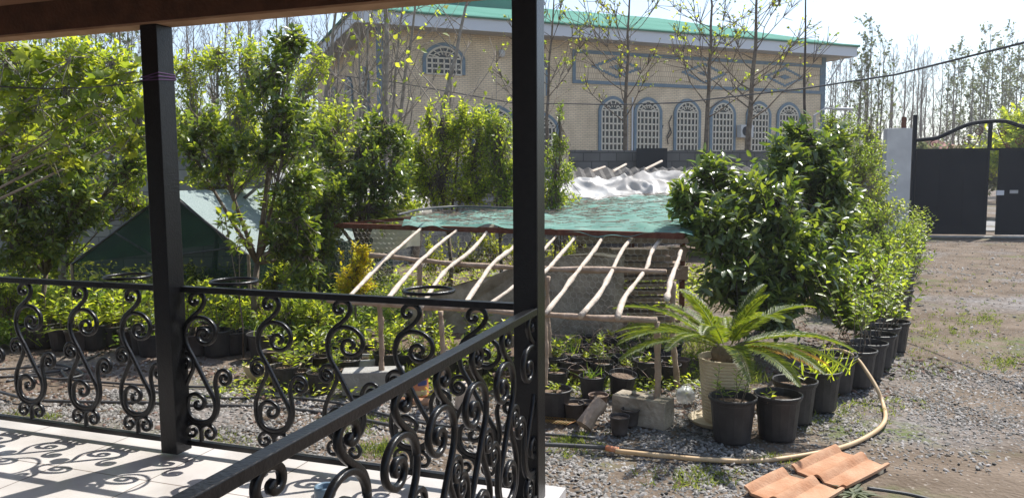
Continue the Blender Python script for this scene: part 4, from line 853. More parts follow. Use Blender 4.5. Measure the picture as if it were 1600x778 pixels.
for j, (y0_, n_) in enumerate(((552, 10), (566, 9), (580, 8))):
    for k in range(n_):
        a = 545 + 250 * (k + .5 * (j % 2)) / n_ + rs5.normal(0, 5); put([small, clay, mid][(j + k) % 3], a, y0_ + rs5.normal(0, 2), rs5.uniform(.9, 1.25), 'small plastic pot with green seedlings seen through the iron scrolls left of the corner post', ['leafy', 'seed', 'none', 'bright', 'grass'][(3 * j + k) % 5], 'small pots between the corner post and the white trough')
# dry curling vines over the seedling pots
A = []; Bq = []
for i in range(70):
    p = np.array(tuple(G(rs5.uniform(855, 1060), rs5.uniform(550, 610)))); p[2] = rs5.uniform(.1, .3); d = nrm(rs5.normal(size=3) * [1, .6, .5])
    for k in range(9):
        q = p + d * .055; q[2] = max(q[2], .02); A.append(p); Bq.append(q); p = q; d = nrm(d + rs5.normal(0, .35, 3))
v, f = sticks(np.array(A), np.array(Bq), .0028, .0022); tag(rawmesh('dry_vines', v, f, 'stick'), 'thin dry stems tangled over the small seedling pots', 'dry stems', kind='stuff')
# park the prototypes as real pots of the back row
for pr, (a, b), s, lab in ((mid, (55, 540), 1.3, 'leftmost dark pot of the back row beyond the railing'), (small, (425, 575), 1.3, 'small brown pot behind the white broken trough'), (clay, (935, 640), 1.0, 'reddish clay coloured small pot beside the wood stump')):
    p = G(a, b); pr.location = (p.x, p.y, 0); pr.scale = (s,) * 3; tag(pr, lab, 'pot', 'small pots')

# ================================================================== CYCAD IN ITS RIBBED BUCKET
cb = G(1140, 668); cb = Vector((cb.x, cb.y + .14, 0)); RB = .185; HB = .47
cy = empty('sago_palm', tuple(cb), 'spreading sago palm growing in a cream ribbed bucket', 'palm')
prof = [(0, 0), (RB * .74, 0), (RB * .76, .02)]
for k in range(18):
    z = .03 + k * .0235; r = RB * (.77 + .20 * z / HB); prof += [(r, z), (r + .006, z + .006), (r + .006, z + .014), (r, z + .02)]
prof += [(RB * .99, HB - .02), (RB * 1.03, HB - .01), (RB * 1.03, HB), (RB * .97, HB), (RB * .93, HB - .05), (RB * .8, .2)]
MB().lathe(prof, tuple(cb), 40).build('bucket', 'cream', cy, smooth=False)
MB().lathe([(0, HB - .02), (RB * .5, HB - .025), (RB * .93, HB - .045)], tuple(cb), 20).build('soil', 'soil', cy, smooth=True)
mb = MB(); mb.lathe([(.02, HB - .04), (.085, HB - .03), (.10, HB + .03), (.075, HB + .09), (.03, HB + .12), (0, HB + .125)], tuple(cb), 14, flute=.05); mb.build('caudex', 'bark', cy)
mb = MB(); mb.lathe([(0, .002), (.17, .002), (.20, .035), (.195, .038), (.165, .012), (0, .01)], (cb.x - .06, cb.y - .02, 0), 24); mb.build('saucer', 'cream', cy)
def frond(L, az, el, curve, m, lw=.0085, ll=.12, twist=0):
    d0 = np.array([math.cos(az), math.sin(az), 0]); P = []; p = np.array([cb.x, cb.y, HB + .07]) + d0 * .05; e = el; n = 30
    for i in range(n + 1):
        P.append(p.copy()); st = L / n; p = p + (d0 * math.cos(e) + np.array([0, 0, math.sin(e)])) * st; e -= curve / n * (.5 + 1.2 * i / n)
    P = np.array(P); T = nrm(np.gradient(P, axis=0)); side = np.cross(T, (0, 0, 1)); side = nrm(side); U = np.cross(side, T)
    k = 74; ts = np.linspace(.10, .99, k); idx = ts * n; i0 = np.minimum(idx.astype(int), n - 1); fr = (idx - i0)[:, None]
    Q = P[i0] * (1 - fr) + P[i0 + 1] * fr; TT = nrm(T[i0]); SS = side[i0]; UU = U[i0]
    lens = ll * np.sin(np.clip((ts - .02) * 1.03, 0, 1) * PI) ** .45 * (1 - .25 * ts)
    parts = []
    for sg in (1, -1):
        D = nrm(SS * sg * .80 + TT * (.55 + .5 * ts[:, None]) + UU * .32 + .06 * RS.normal(size=SS.shape)); N = nrm(UU - SS * sg * .35)
        parts.append(leafarr(Q, D, N, lens, lw, 'simple', .25))
    v, f = join(parts); rv, rf = sticks(P[:-1], P[1:], .004, .0035); rf2 = np.concatenate([rf[:, [0, 1, 2]], rf[:, [0, 2, 3]]]); v, f = join([(v, f), (rv, rf2)])
    rawmesh('frond', v, f, m, cy)
fr_list = []
for i in range(14):   # outer, arching low and wide
    fr_list.append((.74 + .12 * RS.rand(), i * 2 * PI / 14 + RS.normal(0, .12), math.radians(24 + RS.normal(0, 6)), .85))
for i in range(8):
    fr_list.append((.74 + .14 * RS.rand(), i * 2 * PI / 8 + .3 + RS.normal(0, .15), math.radians(36 + RS.normal(0, 7)), .95))
for i in range(4):
    fr_list.append((.48 + .1 * RS.rand(), i * 2 * PI / 4 + .5, math.radians(66 + RS.normal(0, 6)), .6))
for L, az, el, cu in fr_list: frond(L, az, el, cu, 'leaf_cycad')
for az, L in ((-.6, .62), (-.25, .66)): frond(L, az, math.radians(8), .7, 'leaf_cycad_old')

# ================================================================== SHRUBS AND TREES
bush('citrus_bush', 'large glossy dark green citrus bush right of the mesh frame', 'bush', tuple(G(1190, 512) * 1)[:2] + (0,),
     [B(1108, 278, 7.6, 38, 34), B(1245, 245, 8.0, 50, 34), B(1205, 285, 7.9, 44, 34), B(1165, 305, 7.6, 46, 30), B(1300, 300, 8.1, 38, 44), B(1310, 400, 8.0, 34, 46), B(1290, 285, 8.0, 42, 48), B(1118, 355, 7.3, 62, 58), B(1215, 330, 7.4, 75, 62), B(1150, 430, 7.1, 72, 50), B(1240, 425, 7.2, 72, 60), B(1285, 360, 7.7, 40, 50), B(1195, 480, 7.0, 80, 30), B(1085, 310, 7.4, 34, 40), B(1265, 215, 8.2, 40, 26), B(1300, 235, 8.4, 34, 34)],
     1750, (.115, .050), 'leaf_citrus', 'lance', tr=.045, twl=.26, lpt=9, upb=.5, bark='bark_dark', bend=.3, shell=.35)
row_b = [
 ('small-leaved green bush standing between the citrus bush and the brick hall corner', [B(1320, 225, 13, 38, 40), B(1300, 190, 13, 22, 26), B(1345, 270, 13, 40, 40)], 420, 'leaf_hedge', 13.2, 1330),
 ('loose dark green bush overlapping the grey gate pillar', [B(1362, 250, 14.5, 22, 40), B(1358, 205, 14.5, 16, 28), B(1388, 325, 14, 34, 26), B(1360, 300, 14, 28, 36)], 340, 'leaf_mid', 14.4, 1378),
 ('rounded bright green bush at the far end of the driveway row', [B(1395, 375, 12.2, 44, 38), B(1370, 345, 12.2, 36, 28), B(1420, 400, 12.6, 26, 26), B(1375, 400, 11.8, 40, 34)], 620, 'leaf_hedge', 12.3, 1392),
 ('dense light green bush behind the middle of the potted row', [B(1335, 400, 9.6, 45, 50), B(1325, 345, 9.8, 32, 40), B(1375, 440, 9.8, 42, 38), B(1340, 455, 9.2, 40, 34)], 620, 'leaf_hedge', 9.6, 1345),
 ('bright leafy shrub rising over the black pots beside the sago palm', [B(1330, 470, 7.3, 44, 40), B(1360, 430, 7.8, 36, 42), B(1300, 440, 7.5, 30, 40), B(1375, 480, 7.9, 30, 30)], 380, 'leaf_hedge', 7.8, 1345),
]
for lab, bl, n_, m_, Y, px_ in row_b:
    x = AT(px_, 400, Y).x; bush('green_bush', lab, 'bush', (x, Y, 0), bl, n_, (.062 if Y > 9 else .08, .028 if Y > 9 else .036), m_, 'simple', 'leafy bushes along the driveway', tr=.02, twl=.24, lpt=11, upb=1.0)
# left side
bush('fig_tree', 'fig tree with large lobed yellow green leaves at the upper left', 'tree', (-6.6, 6.9, 0), [B(10, 100, 6.4, 70, 34), B(110, 95, 6.4, 60, 28), B(190, 125, 6.5, 50, 34), B(60, 160, 6.3, 80, 26), B(150, 170, 6.4, 62, 24), B(205, 215, 6.5, 36, 22), B(20, 215, 6.4, 50, 18), B(110, 235, 6.4, 50, 18)],
     80, (.11, .105), 'leaf_fig', 'fig', tr=.022, twl=.30, lpt=5, upb=.4, bark='bark_pale', bend=.25)
bush('green_bush', 'dark leafy shrub filling the far left edge behind the railing', 'bush', (AT(60, 400, 8.8).x, 8.8, 0), [B(20, 250, 8.8, 60, 36), B(110, 240, 8.8, 62, 36), B(40, 310, 8.6, 70, 42), B(125, 300, 8.6, 60, 40), B(20, 375, 8.5, 56, 44), B(80, 370, 8.5, 40, 36), B(195, 265, 8.9, 36, 28), B(150, 320, 8.9, 30, 20)],
     900, (.085, .038), 'leaf_dark', 'lance', 'shrubs behind the left railing', tr=.03, twl=.26, lpt=10, upb=.6, bark='bark')
bush('tall_hedge_tree', 'tall bright green tree behind the fig, left of the middle post', 'tree', (AT(90, 300, 10.5).x, 10.5, 0), [B(20, 90, 10.5, 60, 50), B(100, 100, 10.5, 60, 50), B(175, 110, 10.5, 50, 50), B(215, 180, 10.5, 44, 50), B(50, 175, 10.5, 60, 50), B(140, 190, 10.5, 60, 46), B(80, 240, 10.4, 60, 34), B(220, 250, 10.4, 30, 40)],
     1000, (.10, .048), 'leaf_bright', 'simple', tr=.05, twl=.3, lpt=9, upb=.6, bark='bark_pale')
bush('tall_hedge_tree', 'bright small-leaved tree right of the middle post top', 'tree', (AT(320, 300, 10.8).x, 10.8, 0), [B(290, 110, 10.8, 36, 46), B(340, 90, 10.8, 42, 40), B(300, 190, 10.8, 38, 46), B(390, 110, 11, 40, 50), B(370, 180, 10.8, 44, 46), B(340, 270, 10.8, 60, 36), B(500, 90, 11.2, 26, 26), B(480, 150, 11.2, 26, 50), B(420, 240, 11, 50, 40), B(490, 220, 11, 30, 40)],
     900, (.075, .036), 'leaf_bright', 'simple', tr=.04, twl=.28, lpt=9, upb=.6, bark='bark_pale')
bush('camellia_tree', 'dark glossy broad-leaved tree with a crooked trunk right of the middle post', 'tree', (AT(396, 440, 8.2).x, 8.2, 0), [B(320, 195, 8.2, 40, 36), B(345, 240, 8.0, 50, 36), B(430, 110, 8.3, 34, 42), B(455, 60, 8.4, 28, 36), B(435, 165, 8.2, 44, 36), B(445, 225, 8.1, 48, 34), B(460, 285, 8.1, 36, 32), B(300, 240, 8.2, 28, 28), B(465, 350, 8.0, 36, 40), B(480, 400, 8.1, 34, 40), B(440, 380, 8.0, 30, 30)],
     760, (.088, .045), 'leaf_dark', 'lance', tr=.036, twl=.24, lpt=9, upb=.5, bark='bark')
bush('camellia_tree', 'dense dark glossy shrub just left of the green net top', 'bush', (AT(560, 350, 9.6).x, 9.6, 0), [B(560, 250, 9.6, 55, 50), B(600, 200, 9.7, 30, 38), B(540, 300, 9.5, 45, 38), B(615, 275, 9.6, 36, 42), B(505, 320, 9.3, 34, 36), B(575, 320, 9.4, 50, 24), B(630, 215, 9.8, 24, 24), B(520, 210, 9.8, 26, 30)],
     640, (.088, .043), 'leaf_dark', 'lance', 'shrubs in the middle of the garden', tr=.04, twl=.24, lpt=10, upb=.6)
bush('lime_green_bush', 'bright yellow green small-leaved shrub in front of the brick hall', 'bush', (AT(700, 350, 10.6).x, 10.6, 0), [B(690, 200, 10.6, 38, 40), B(750, 215, 10.6, 42, 46), B(690, 275, 10.5, 52, 40), B(655, 245, 10.5, 34, 40), B(745, 285, 10.4, 50, 32), B(720, 180, 10.6, 18, 24), B(670, 180, 10.6, 14, 26)],
     820, (.068, .030), 'leaf_bright', 'simple', tr=.03, twl=.26, lpt=12, upb=1.2)
bush('green_bush', 'darker upright shrub left of the corner post above the net', 'bush', (AT(782, 340, 10.2).x, 10.2, 0), [B(782, 215, 10.2, 30, 50), B(790, 285, 10.2, 34, 36), B(765, 190, 10.3, 20, 26)], 360, (.06, .028), 'leaf_mid', 'simple', 'shrubs in the middle of the garden', tr=.025, twl=.24, lpt=11, upb=1.2)
bush('green_bush', 'slim upright shrub just right of the corner post', 'bush', (AT(868, 330, 9.8).x, 9.8, 0), [B(868, 265, 9.8, 26, 42), B(874, 195, 9.8, 10, 34), B(862, 300, 9.7, 20, 28)], 190, (.055, .025), 'leaf_mid', 'simple', tr=.02, twl=.22, lpt=11, upb=1.5)
bush('yellow_shrub', 'low lime yellow shrub at the net edge just right of the corner post', 'bush', (AT(880, 320, 10.7).x, 10.7, 0), [B(872, 306, 10.6, 34, 13), B(858, 300, 10.7, 16, 16)], 60, (.07, .05), 'leaf_lime', 'simple', 'yellow shrubs', tr=.015, twl=.2, lpt=9, upb=.8)
bush('yellow_shrub', 'bright golden yellow shrub inside the left end of the mesh frame', 'bush', tuple(AT(556, 470, 8.6))[:2] + (0,), [B(556, 405, 8.6, 24, 20), B(550, 432, 8.6, 29, 22)], 210, (.05, .024), 'leaf_yellow', 'simple', 'yellow shrubs', tr=.015, twl=.14, lpt=12, upb=1.4)
bush('yellow_shrub', 'yellow green shrub behind the wire mesh left of the corner post', 'bush', (AT(690, 400, 11).x, 11, 0), [B(670, 395, 11, 30, 26), B(720, 400, 11, 35, 28), B(770, 385, 11, 34, 26), B(780, 300, 11.4, 22, 24), B(820, 390, 11, 30, 24)], 330, (.055, .026), 'leaf_lime', 'simple', 'yellow shrubs', tr=.02, twl=.2, lpt=11, upb=1.2)
bush('yellow_shrub', 'sunlit yellow green shrub seen behind the mesh right of the corner post', 'bush', (AT(880, 400, 11.2).x, 11.2, 0), [B(872, 392, 11.1, 30, 20), B(905, 385, 11.2, 18, 20)], 120, (.055, .026), 'leaf_lime', 'simple', 'yellow shrubs', tr=.02, twl=.2, lpt=11, upb=1.2)
for lab, Y, bl, n_, lf, m_ in (
 ('dark leafy shrub between the crooked trunk and the left end of the mesh frame', 9.0, [B(500, 370, 9.0, 30, 40), B(515, 310, 9.1, 28, 36), B(480, 420, 8.9, 36, 26), B(440, 330, 9.1, 34, 30)], 420, (.08, .036), 'leaf_dark'),
 ('bright leafy shrub low behind the tent, right of the middle post', 12.2, [B(420, 300, 12.2, 50, 30), B(500, 260, 12.2, 40, 40), B(350, 310, 12.2, 30, 20), B(620, 330, 12, 40, 20)], 260, (.08, .04), 'leaf_mid'),
 ('sunny green shrub standing left of the tent by the block wall', 10.9, [B(90, 400, 10.9, 50, 30), B(30, 410, 10.9, 46, 30), B(150, 300, 11, 50, 40), B(210, 300, 11, 34, 40)], 420, (.08, .04), 'leaf_mid'),
 ('tangled green shrub behind the dark shrub left of the net', 11.2, [B(480, 300, 11.2, 44, 50), B(530, 200, 11.2, 40, 50), B(640, 250, 11.3, 30, 40), B(600, 320, 11, 50, 26)], 480, (.075, .036), 'leaf_bright')):
    bush('green_bush', lab, 'bush', (bl[0][0][0], Y, 0), bl, n_, lf, m_, 'simple', 'shrubs filling the garden on the left', tr=.02, twl=.24, lpt=10, upb=.8)
bush('seedling_tree', 'thin leafy sapling in front of the shade net tent', 'sapling', (AT(375, 430, 7.4).x, 7.4, 0), [B(352, 340, 7.4, 22, 16), B(375, 365, 7.4, 18, 26)], 14, (.10, .05), 'leaf_mid', 'lance', tr=.008, twl=.2, lpt=6, upb=1)
# low shrubs behind the pots, left
lows = [((15, 470), 8.0, 40, 26, 'leaf_mid'), ((60, 480), 8.2, 40, 24, 'leaf_bright'), ((120, 470), 8.4, 40, 26, 'leaf_ground'), ((185, 475), 8.3, 34, 26, 'leaf_bright'), ((225, 470), 8.4, 30, 28, 'leaf_mid'), ((310, 475), 8.4, 36, 34, 'leaf_bright'), ((355, 480), 8.3, 34, 32, 'leaf_mid'), ((405, 485), 8.2, 36, 32, 'leaf_bright'), ((450, 490), 8.1, 34, 32, 'leaf_mid'), ((495, 495), 8.0, 30, 34, 'leaf_bright'), ((545, 520), 7.6, 22, 22, 'leaf_mid'), ((430, 430), 9.4, 40, 24, 'leaf_bright'), ((320, 430), 9.6, 40, 20, 'leaf_mid')]
for i, ((a, b), Y, rx, ry, m_) in enumerate(lows):
    bush('low_plant', 'low leafy green plant in the bed between the back pots and the tent', 'plant', (AT(a, b, Y).x, Y, 0), [B(a, b, Y, rx, ry)], 110, (.06, .024), m_, 'simple', 'low leafy plants in the left bed', tr=.01, twl=.18, lpt=11, upb=1.6, shell=.2)
# broad strap-leaved plant
p = G(140, 545); t = empty('strap_leaf_plant', (p.x, p.y, 0), 'plant with long broad arching strap leaves in the left bed', 'plant')
n = 11; az = np.linspace(0, 2 * PI, n, endpoint=False) + RS.normal(0, .2, n); D = nrm(np.c_[np.cos(az), np.sin(az), .7 + .6 * RS.rand(n)]); v, f = leafarr(np.tile(np.array([p.x, p.y, .16]), (n, 1)), D, np.tile((0, 0, 1.), (n, 1)), .42 + .15 * RS.rand(n), .055, 'blade', .45); rawmesh('leaves', v, f, 'leaf_lime', t)
MB().lathe([(0, 0), (.05, 0), (.035, .12), (.02, .18), (0, .18)], (p.x, p.y, 0), 8).build('stem', 'leaf_bright', t)

# ------------------------------------------------------------------ bare and half-bare trees
def bare_tree(name, label, cat, base, top, r0, seed, nb=26, bl=1.6, upang=.9, group=None, bark='bark_pale', leafn=0, leaf=(.07, .04), lm='leaf_bright', start=.25, sub=5, wob=.08, thin=.0045, root=None, kink=0):
    rs = np.random.RandomState(seed); base, top = np.array(base, float), np.array(top, float); root = empty(name, tuple(base), label, cat, group)
    n = 14; ts = np.linspace(0, 1, n); P = base + (top - base) * ts[:, None] + np.cumsum(rs.normal(0, wob, (n, 3)), 0) * np.array([1, 1, 0]) * .3
    P -= (P[-1] - top) * ts[:, None]; R = r0 * (1 - ts * .82); mb = MB(); mb.tube(P, R, 7); 
    A, Bq, ra, rb, tips, tdir = [], [], [], [], [], []
    ax = nrm(top - base)
    for k in range(nb):
        t_ = start + (1 - start) * (k + rs.rand()) / nb; i = min(n - 2, int(t_ * (n - 1))); fr = t_ * (n - 1) - i; o = P[i] * (1 - fr) + P[i + 1] * fr
        az = rs.rand() * 2 * PI; el = upang + rs.normal(0, .12); d = np.array([math.cos(az) * math.cos(el), math.sin(az) * math.cos(el), math.sin(el)]); L = bl * (1.05 - .6 * t_) * (.6 + .6 * rs.rand()); r_ = r0 * (1 - .8 * t_) * .38; p = o; seg = 5; d_ = d
        for s in range(seg):
            q = p + d_ * L / seg; A.append(p); Bq.append(q); ra.append(max(thin, r_ * (1 - s / seg * .8))); rb.append(max(thin * .8, r_ * (1 - (s + 1) / seg * .8)))
            if s >= 1:
                for _ in range(sub if s > 1 else 1):
                    e = nrm(d_ + rs.normal(0, .55, 3) + np.array([0, 0, .25])); l2 = L * .26 * (.4 + rs.rand()); m2 = q + e * l2 + rs.normal(0, .02, 3); A.append(q); Bq.append(m2); ra.append(thin * .9); rb.append(thin * .6); tips.append(m2); tdir.append(e)
            p = q; d_ = nrm(d_ + rs.normal(0, .12, 3) + np.array([0, 0, .09]))
        tips.append(p); tdir.append(d_)
    mb.build('trunk', bark, root, smooth=True)
    v, f = sticks(np.array(A), np.array(Bq), np.array(ra), np.array(rb)); rawmesh('branches', v, f, bark, root)
    if leafn:
        tips, tdir = np.array(tips), np.array(tdir); sel = rs.choice(len(tips), leafn); Pn = tips[sel] - tdir[sel] * (rs.rand(leafn, 1) * .12); D = nrm(tdir[sel] + rs.normal(0, .8, (leafn, 3))); N = nrm(np.array([0, 0, 1.]) + .7 * rs.normal(size=(leafn, 3)))
        L = leaf[0] * (.5 + .7 * rs.rand(leafn)); v, f = leafarr(Pn, D, N, L, L * leaf[1] / leaf[0], 'simple', .2); rawmesh('crown', v, f, lm, root)
    return root
def bt(px0, px1, py1, Y, r0, seed, label, **k):     # trunk from the ground under px0 to the point (px1,py1)
    a = AT(px0, 330, Y); b = AT(px1, py1, Y); return bare_tree('bare_tree', label, 'tree', (a.x, Y, 0), tuple(b), r0, seed, **k)
# cluster in front of the hall, left
cl = [(490, 530, -60, 16.5, .085, 'leftmost leaning bare trunk of the cluster before the brick hall'), (552, 560, -50, 16.0, .045, 'very thin straight bare trunk near the blue hall corner'), (566, 580, -60, 16.4, .055, 'slender bare trunk left of the thickest one'),
      (594, 605, -80, 15.6, .125, 'thickest grey trunk rising beside the blue hall corner strip'), (588, 636, -60, 16.2, .055, 'thin bare trunk leaning right from the thick trunk'), (600, 652, -70, 16.8, .07, 'long bare trunk leaning right near the round-topped window'),
      (640, 745, -60, 15.8, .085, 'strongly leaning bare trunk crossing the upper arched window'), (528, 540, -40, 17, .04, 'thin pale stem behind the leftmost leaning trunk'), (700, 702, 55, 17, .03, 'short thin bare stem under the upper arched window'), (770, 776, 110, 16, .025, 'short straight bare stem near the corner post left side')]
for i, (a, b, c_, Y, r, lab) in enumerate(cl):
    small_ = r < .035
    bt(a, b, c_, Y, r, 100 + i, lab, nb=8 if small_ else 12, bl=.8 if small_ else 2.4, upang=.75, leafn=12 if small_ else 46, leaf=(.15, .11), start=.30, sub=2, wob=.10, thin=.007)
yt = [(848, 868, -35 , 22.5, .075, 'thin young leafy tree just right of the corner post'), (972, 988, -45 , 22.8, .095, 'young tree with wide side branches in front of the leftmost pair of tall windows'), (1102, 1106, -60 , 22.5, .10, 'straight slim tree between the third and fourth tall arched windows'), (1170, 1186, -60 , 22.0, .115, 'sturdiest young tree with many leafy shoots in front of the fifth tall window')]
for i, (a, b, c_, Y, r, lab) in enumerate(yt):
    bt(a, b, c_, Y, r, 140 + i, lab, nb=22, bl=3.0, upang=.62, leafn=650, leaf=(.10, .075), start=.42, sub=4, wob=.10, thin=.012, lm='leaf_lime' if i % 2 else 'leaf_bright', bark='bark')
bt(1262, 1260, -60, 15.5, .05, 150, 'tall thin dark pole-like stem near the right corner of the hall', nb=5, bl=.6, upang=.7, leafn=20, start=.3, wob=.05, bark='bark_dark')
# background poplars
def proto_far(seed, h, leafn=0, lm='leaf_far'):
    return bare_tree('poplar', 'pale bare poplar in the far row of leafless trees', 'tree', (0, 0, 0), (RS.normal(0, .3), 0, h), .085, seed, nb=34, bl=h * .20, upang=1.05, leafn=leafn, leaf=(.20, .13), lm=lm, start=.25, sub=4, wob=.08, thin=.008)
protos = [proto_far(200 + i, 9.5) for i in range(5)] + [proto_far(210 + i, 9.5, 420) for i in range(3)]
rs4 = np.random.RandomState(11); first = [True] * 8
def place_far(k, px_, Y, h, label, group):
    x = AT(px_, 250, Y).x; s = h / 9.5; r = protos[k]
    if first[k]: first[k] = False; r.location = (x, Y, 0); r.scale = (s,) * 3; tag(r, label, None, group)
    else: r = copy_tree(r, (x, Y, 0), label, rs4.rand() * 6.28, s); tag(r, None, None, group)
for i in range(44):
    px_ = 1285 + i * 8.0 + rs4.normal(0, 4); Y = rs4.uniform(46, 62); k = rs4.randint(0, 5) if px_ < 1480 else rs4.randint(5, 8)
    ytop = 101 + rs4.normal(0, 12) - (4 if px_ > 1480 else 0); place_far(k, px_, Y, 1.75 + Y * (275 - ytop) / 1200, 'bare pale poplar in the thin line of trees far behind the gate', 'line of poplars behind the gate')
for i, px_ in enumerate((1352, 1372, 1338)):
    place_far(5 + i, px_, 34, 1.75 + 34 * (275 - [52, 78, 95][i]) / 1200, ['tallest finely leafed tree standing between the hall and the gate', 'smaller finely leafed tree right of the tallest one', 'short finely leafed tree close to the hall corner'][i], 'finely leafed trees left of the gate')
for i in range(40):
    px_ = -20 + i * 13.5 + rs4.normal(0, 5); Y = rs4.uniform(20, 34); k = rs4.randint(0, 6) if px_ < 250 else rs4.randint(0, 5)
    if px_ > 530: continue
    place_far(k, px_, Y, 1.75 + Y * (275 - rs4.uniform(-40, 60)) / 1200, 'bare grey poplar in the crowded wood beyond the left wall', 'poplars beyond the left wall')
# green bushes behind the gate
bush('green_bush', 'soft green bush rising behind the right half of the gate', 'bush', (AT(1580, 300, 30).x, 30, 0), [B(1575, 235, 30, 50, 36), B(1620, 210, 30, 45, 50), B(1590, 190, 30.5, 30, 24), B(1540, 250, 30, 22, 20)], 900, (.20, .10), 'leaf_bright', 'simple', 'bushes behind the gate', tr=.06, twl=.6, lpt=9, upb=.8)
bush('green_bush', 'low pale green bush seen under the left part of the gate arch', 'bush', (AT(1455, 300, 31).x, 31, 0), [B(1440, 232, 31, 22, 12), B(1520, 240, 31, 28, 14), B(1552, 270, 31, 20, 22)], 260, (.20, .10), 'leaf_far', 'simple', 'bushes behind the gate', tr=.06, twl=.5, lpt=9, upb=.8)
for i, (a, rx) in enumerate(((1300, 40), (1345, 45), (1395, 40), (1450, 45), (1500, 40), (1560, 50), (1620, 50))):
    bush('hedge_bush', 'low hazy undergrowth bush at the foot of the far poplars', 'bush', (AT(a, 270, 44).x, 44, 0), [B(a, 250, 44, rx, 22)], 120, (.35, .2), 'leaf_far', 'simple', 'undergrowth at the foot of the far poplars', tr=.04, twl=.8, lpt=9, upb=.8)
for i, a in enumerate(range(-30, 500, 66)):
    bush('hedge_bush', 'green bush beyond the pale block wall on the left', 'bush', (AT(a, 270, 17).x, 17, 0), [B(a, 205 + 20 * (i % 2), 17, 48, 42)], 190, (.13, .07), ['leaf_mid', 'leaf_bright', 'leaf_far'][i % 3], 'simple', 'bushes beyond the left wall', tr=.04, twl=.4, lpt=10, upb=.8)

# ================================================================== HOSES, BLOCKS, TILES
def hose(name, pts, r, m, label, z=.02):
    P = spline([tuple(G(q[0], q[1], z if len(q) < 3 else q[2])) for q in pts], 8); return tag(MB().tube(P, r, 9).build(name, m, smooth=True), label, 'hose')
P = [tuple(G(a, b, .02)) for a, b in ((962, 704), (1040, 712), (1110, 718), (1180, 720), (1250, 712), (1320, 697), (1366, 675), (1383, 655))] + [tuple(AT(*q)) for q in ((1380, 632, 5.72), (1370, 606, 5.85), (1354, 580, 5.98), (1338, 559, 6.1), (1320, 549, 6.2), (1300, 546, 6.32), (1275, 549, 6.4))]
tag(MB().tube(spline(P, 8), .0150, 10).build('garden_hose', 'hose_tan', smooth=True), 'thick tan hose curving across the gravel and up over the black pots', 'hose')
hose('garden_hose', [(566, 655), (640, 670), (720, 684), (800, 694), (850, 694), (948, 699), (1040, 707), (1120, 716), (1160, 718)], .014, 'hose_black', 'dark hose running along the gravel into the joint of the tan hose', .016)
hose('garden_hose', [(240, 612), (300, 616), (360, 622), (440, 620), (520, 628), (580, 642), (660, 660), (760, 672), (850, 678), (930, 684)], .011, 'hose_black', 'thin dark hose lying just behind the main one', .013)
hose('garden_hose', [(-40, 600), (0, 612), (50, 624), (110, 627), (180, 628), (240, 629), (300, 633), (380, 634), (470, 640), (566, 655)], .013, 'hose_black', 'dark hose on the gravel beyond the left railing', .014)
hose('garden_hose', [(-30, 590), (20, 588), (70, 582), (110, 575), (140, 560), (160, 550)], .012, 'hose_black', 'upper loop of the tangled dark hoses on the left', .014)
hose('garden_hose', [(-20, 578), (40, 574), (95, 570), (130, 584), (95, 592), (50, 588), (10, 596)], .012, 'hose_black', 'coiled dark hose at the left beside the pots', .03)
hose('garden_hose', [(95, 578), (110, 592), (160, 597), (240, 602), (300, 604), (380, 604)], .011, 'hose_black', 'dark hose leading right from the coil behind the left railing', .012)
hose('garden_hose', [(1355, 762), (1390, 767), (1430, 774), (1490, 790)], .010, 'hose_black', 'thin dark cable on the dirt right of the clay tiles', .012)
a = np.array(tuple(G(947, 699.5, .017))); b = np.array(tuple(G(966, 702.5, .018))); tag(MB().tube([a, b], .019, 10).build('hose_joint', 'orange', smooth=True), 'short orange sleeve joining the dark and tan hoses', 'hose joint')
def clay_tile(c00, c10, c01, seed, label):    # c00->c10 across the ridges, c00->c01 along them
    A = np.array(tuple(G(*c00))); U = np.array(tuple(G(*c10))) - A; W = np.array(tuple(G(*c01))) - A; n = 48; V = []
    for side, dz in ((0, .016), (1, 0)):
        for j in range(7):
            for i in range(n + 1):
                a, b = i / n, j / 6; z = .018 + .033 * max(0, math.cos(a * 2 * 2 * PI)) ** 1.1 - .012 * max(0, a - .93) / .07 + dz + .012 * b * seed + .004 * math.sin(a * 9 + b * 3)
                V.append(A + U * a + W * b + np.array([0, 0, z - .016 * 1]))
    m_ = (n + 1) * 7; F = []
    for j in range(6):
        for i in range(n):
            q = (j * (n + 1) + i, j * (n + 1) + i + 1, (j + 1) * (n + 1) + i + 1, (j + 1) * (n + 1) + i); F += [q, tuple(x + m_ for x in q[::-1])]
    for i in range(n): F += [(i, i + m_, i + 1 + m_, i + 1), (6 * (n + 1) + i, 6 * (n + 1) + i + 1, 6 * (n + 1) + i + 1 + m_, 6 * (n + 1) + i + m_)]
    for j in range(6): a0_, a1_ = j * (n + 1), (j + 1) * (n + 1); F += [(a0_, a1_, a1_ + m_, a0_ + m_), (a0_ + n, a0_ + n + m_, a1_ + n + m_, a1_ + n)]
    t = MB(); t.add(V, F); tag(t.build('roof_tile', 'terracotta', smooth=False), label, 'roof tile', 'clay roof tiles on the dirt')
clay_tile((1236, 738), (1322, 770), (1305, 708), 1, 'upper ridged clay roof tile touching the tan hose')
clay_tile((1162, 772), (1262, 806), (1222, 742), 0, 'lower left ridged clay roof tile cut by the bottom edge of the photo')
p = G(1373, 735, .02); mb = MB(); mb.box(tuple(p), (.05, .04, .035), np.array([[.8, -.6, 0], [.6, .8, 0], [0, 0, 1]])); tag(mb.build('stone', 'cream', bevel=.008), 'small pale stone at the right corner of the upper clay tile', 'stone')
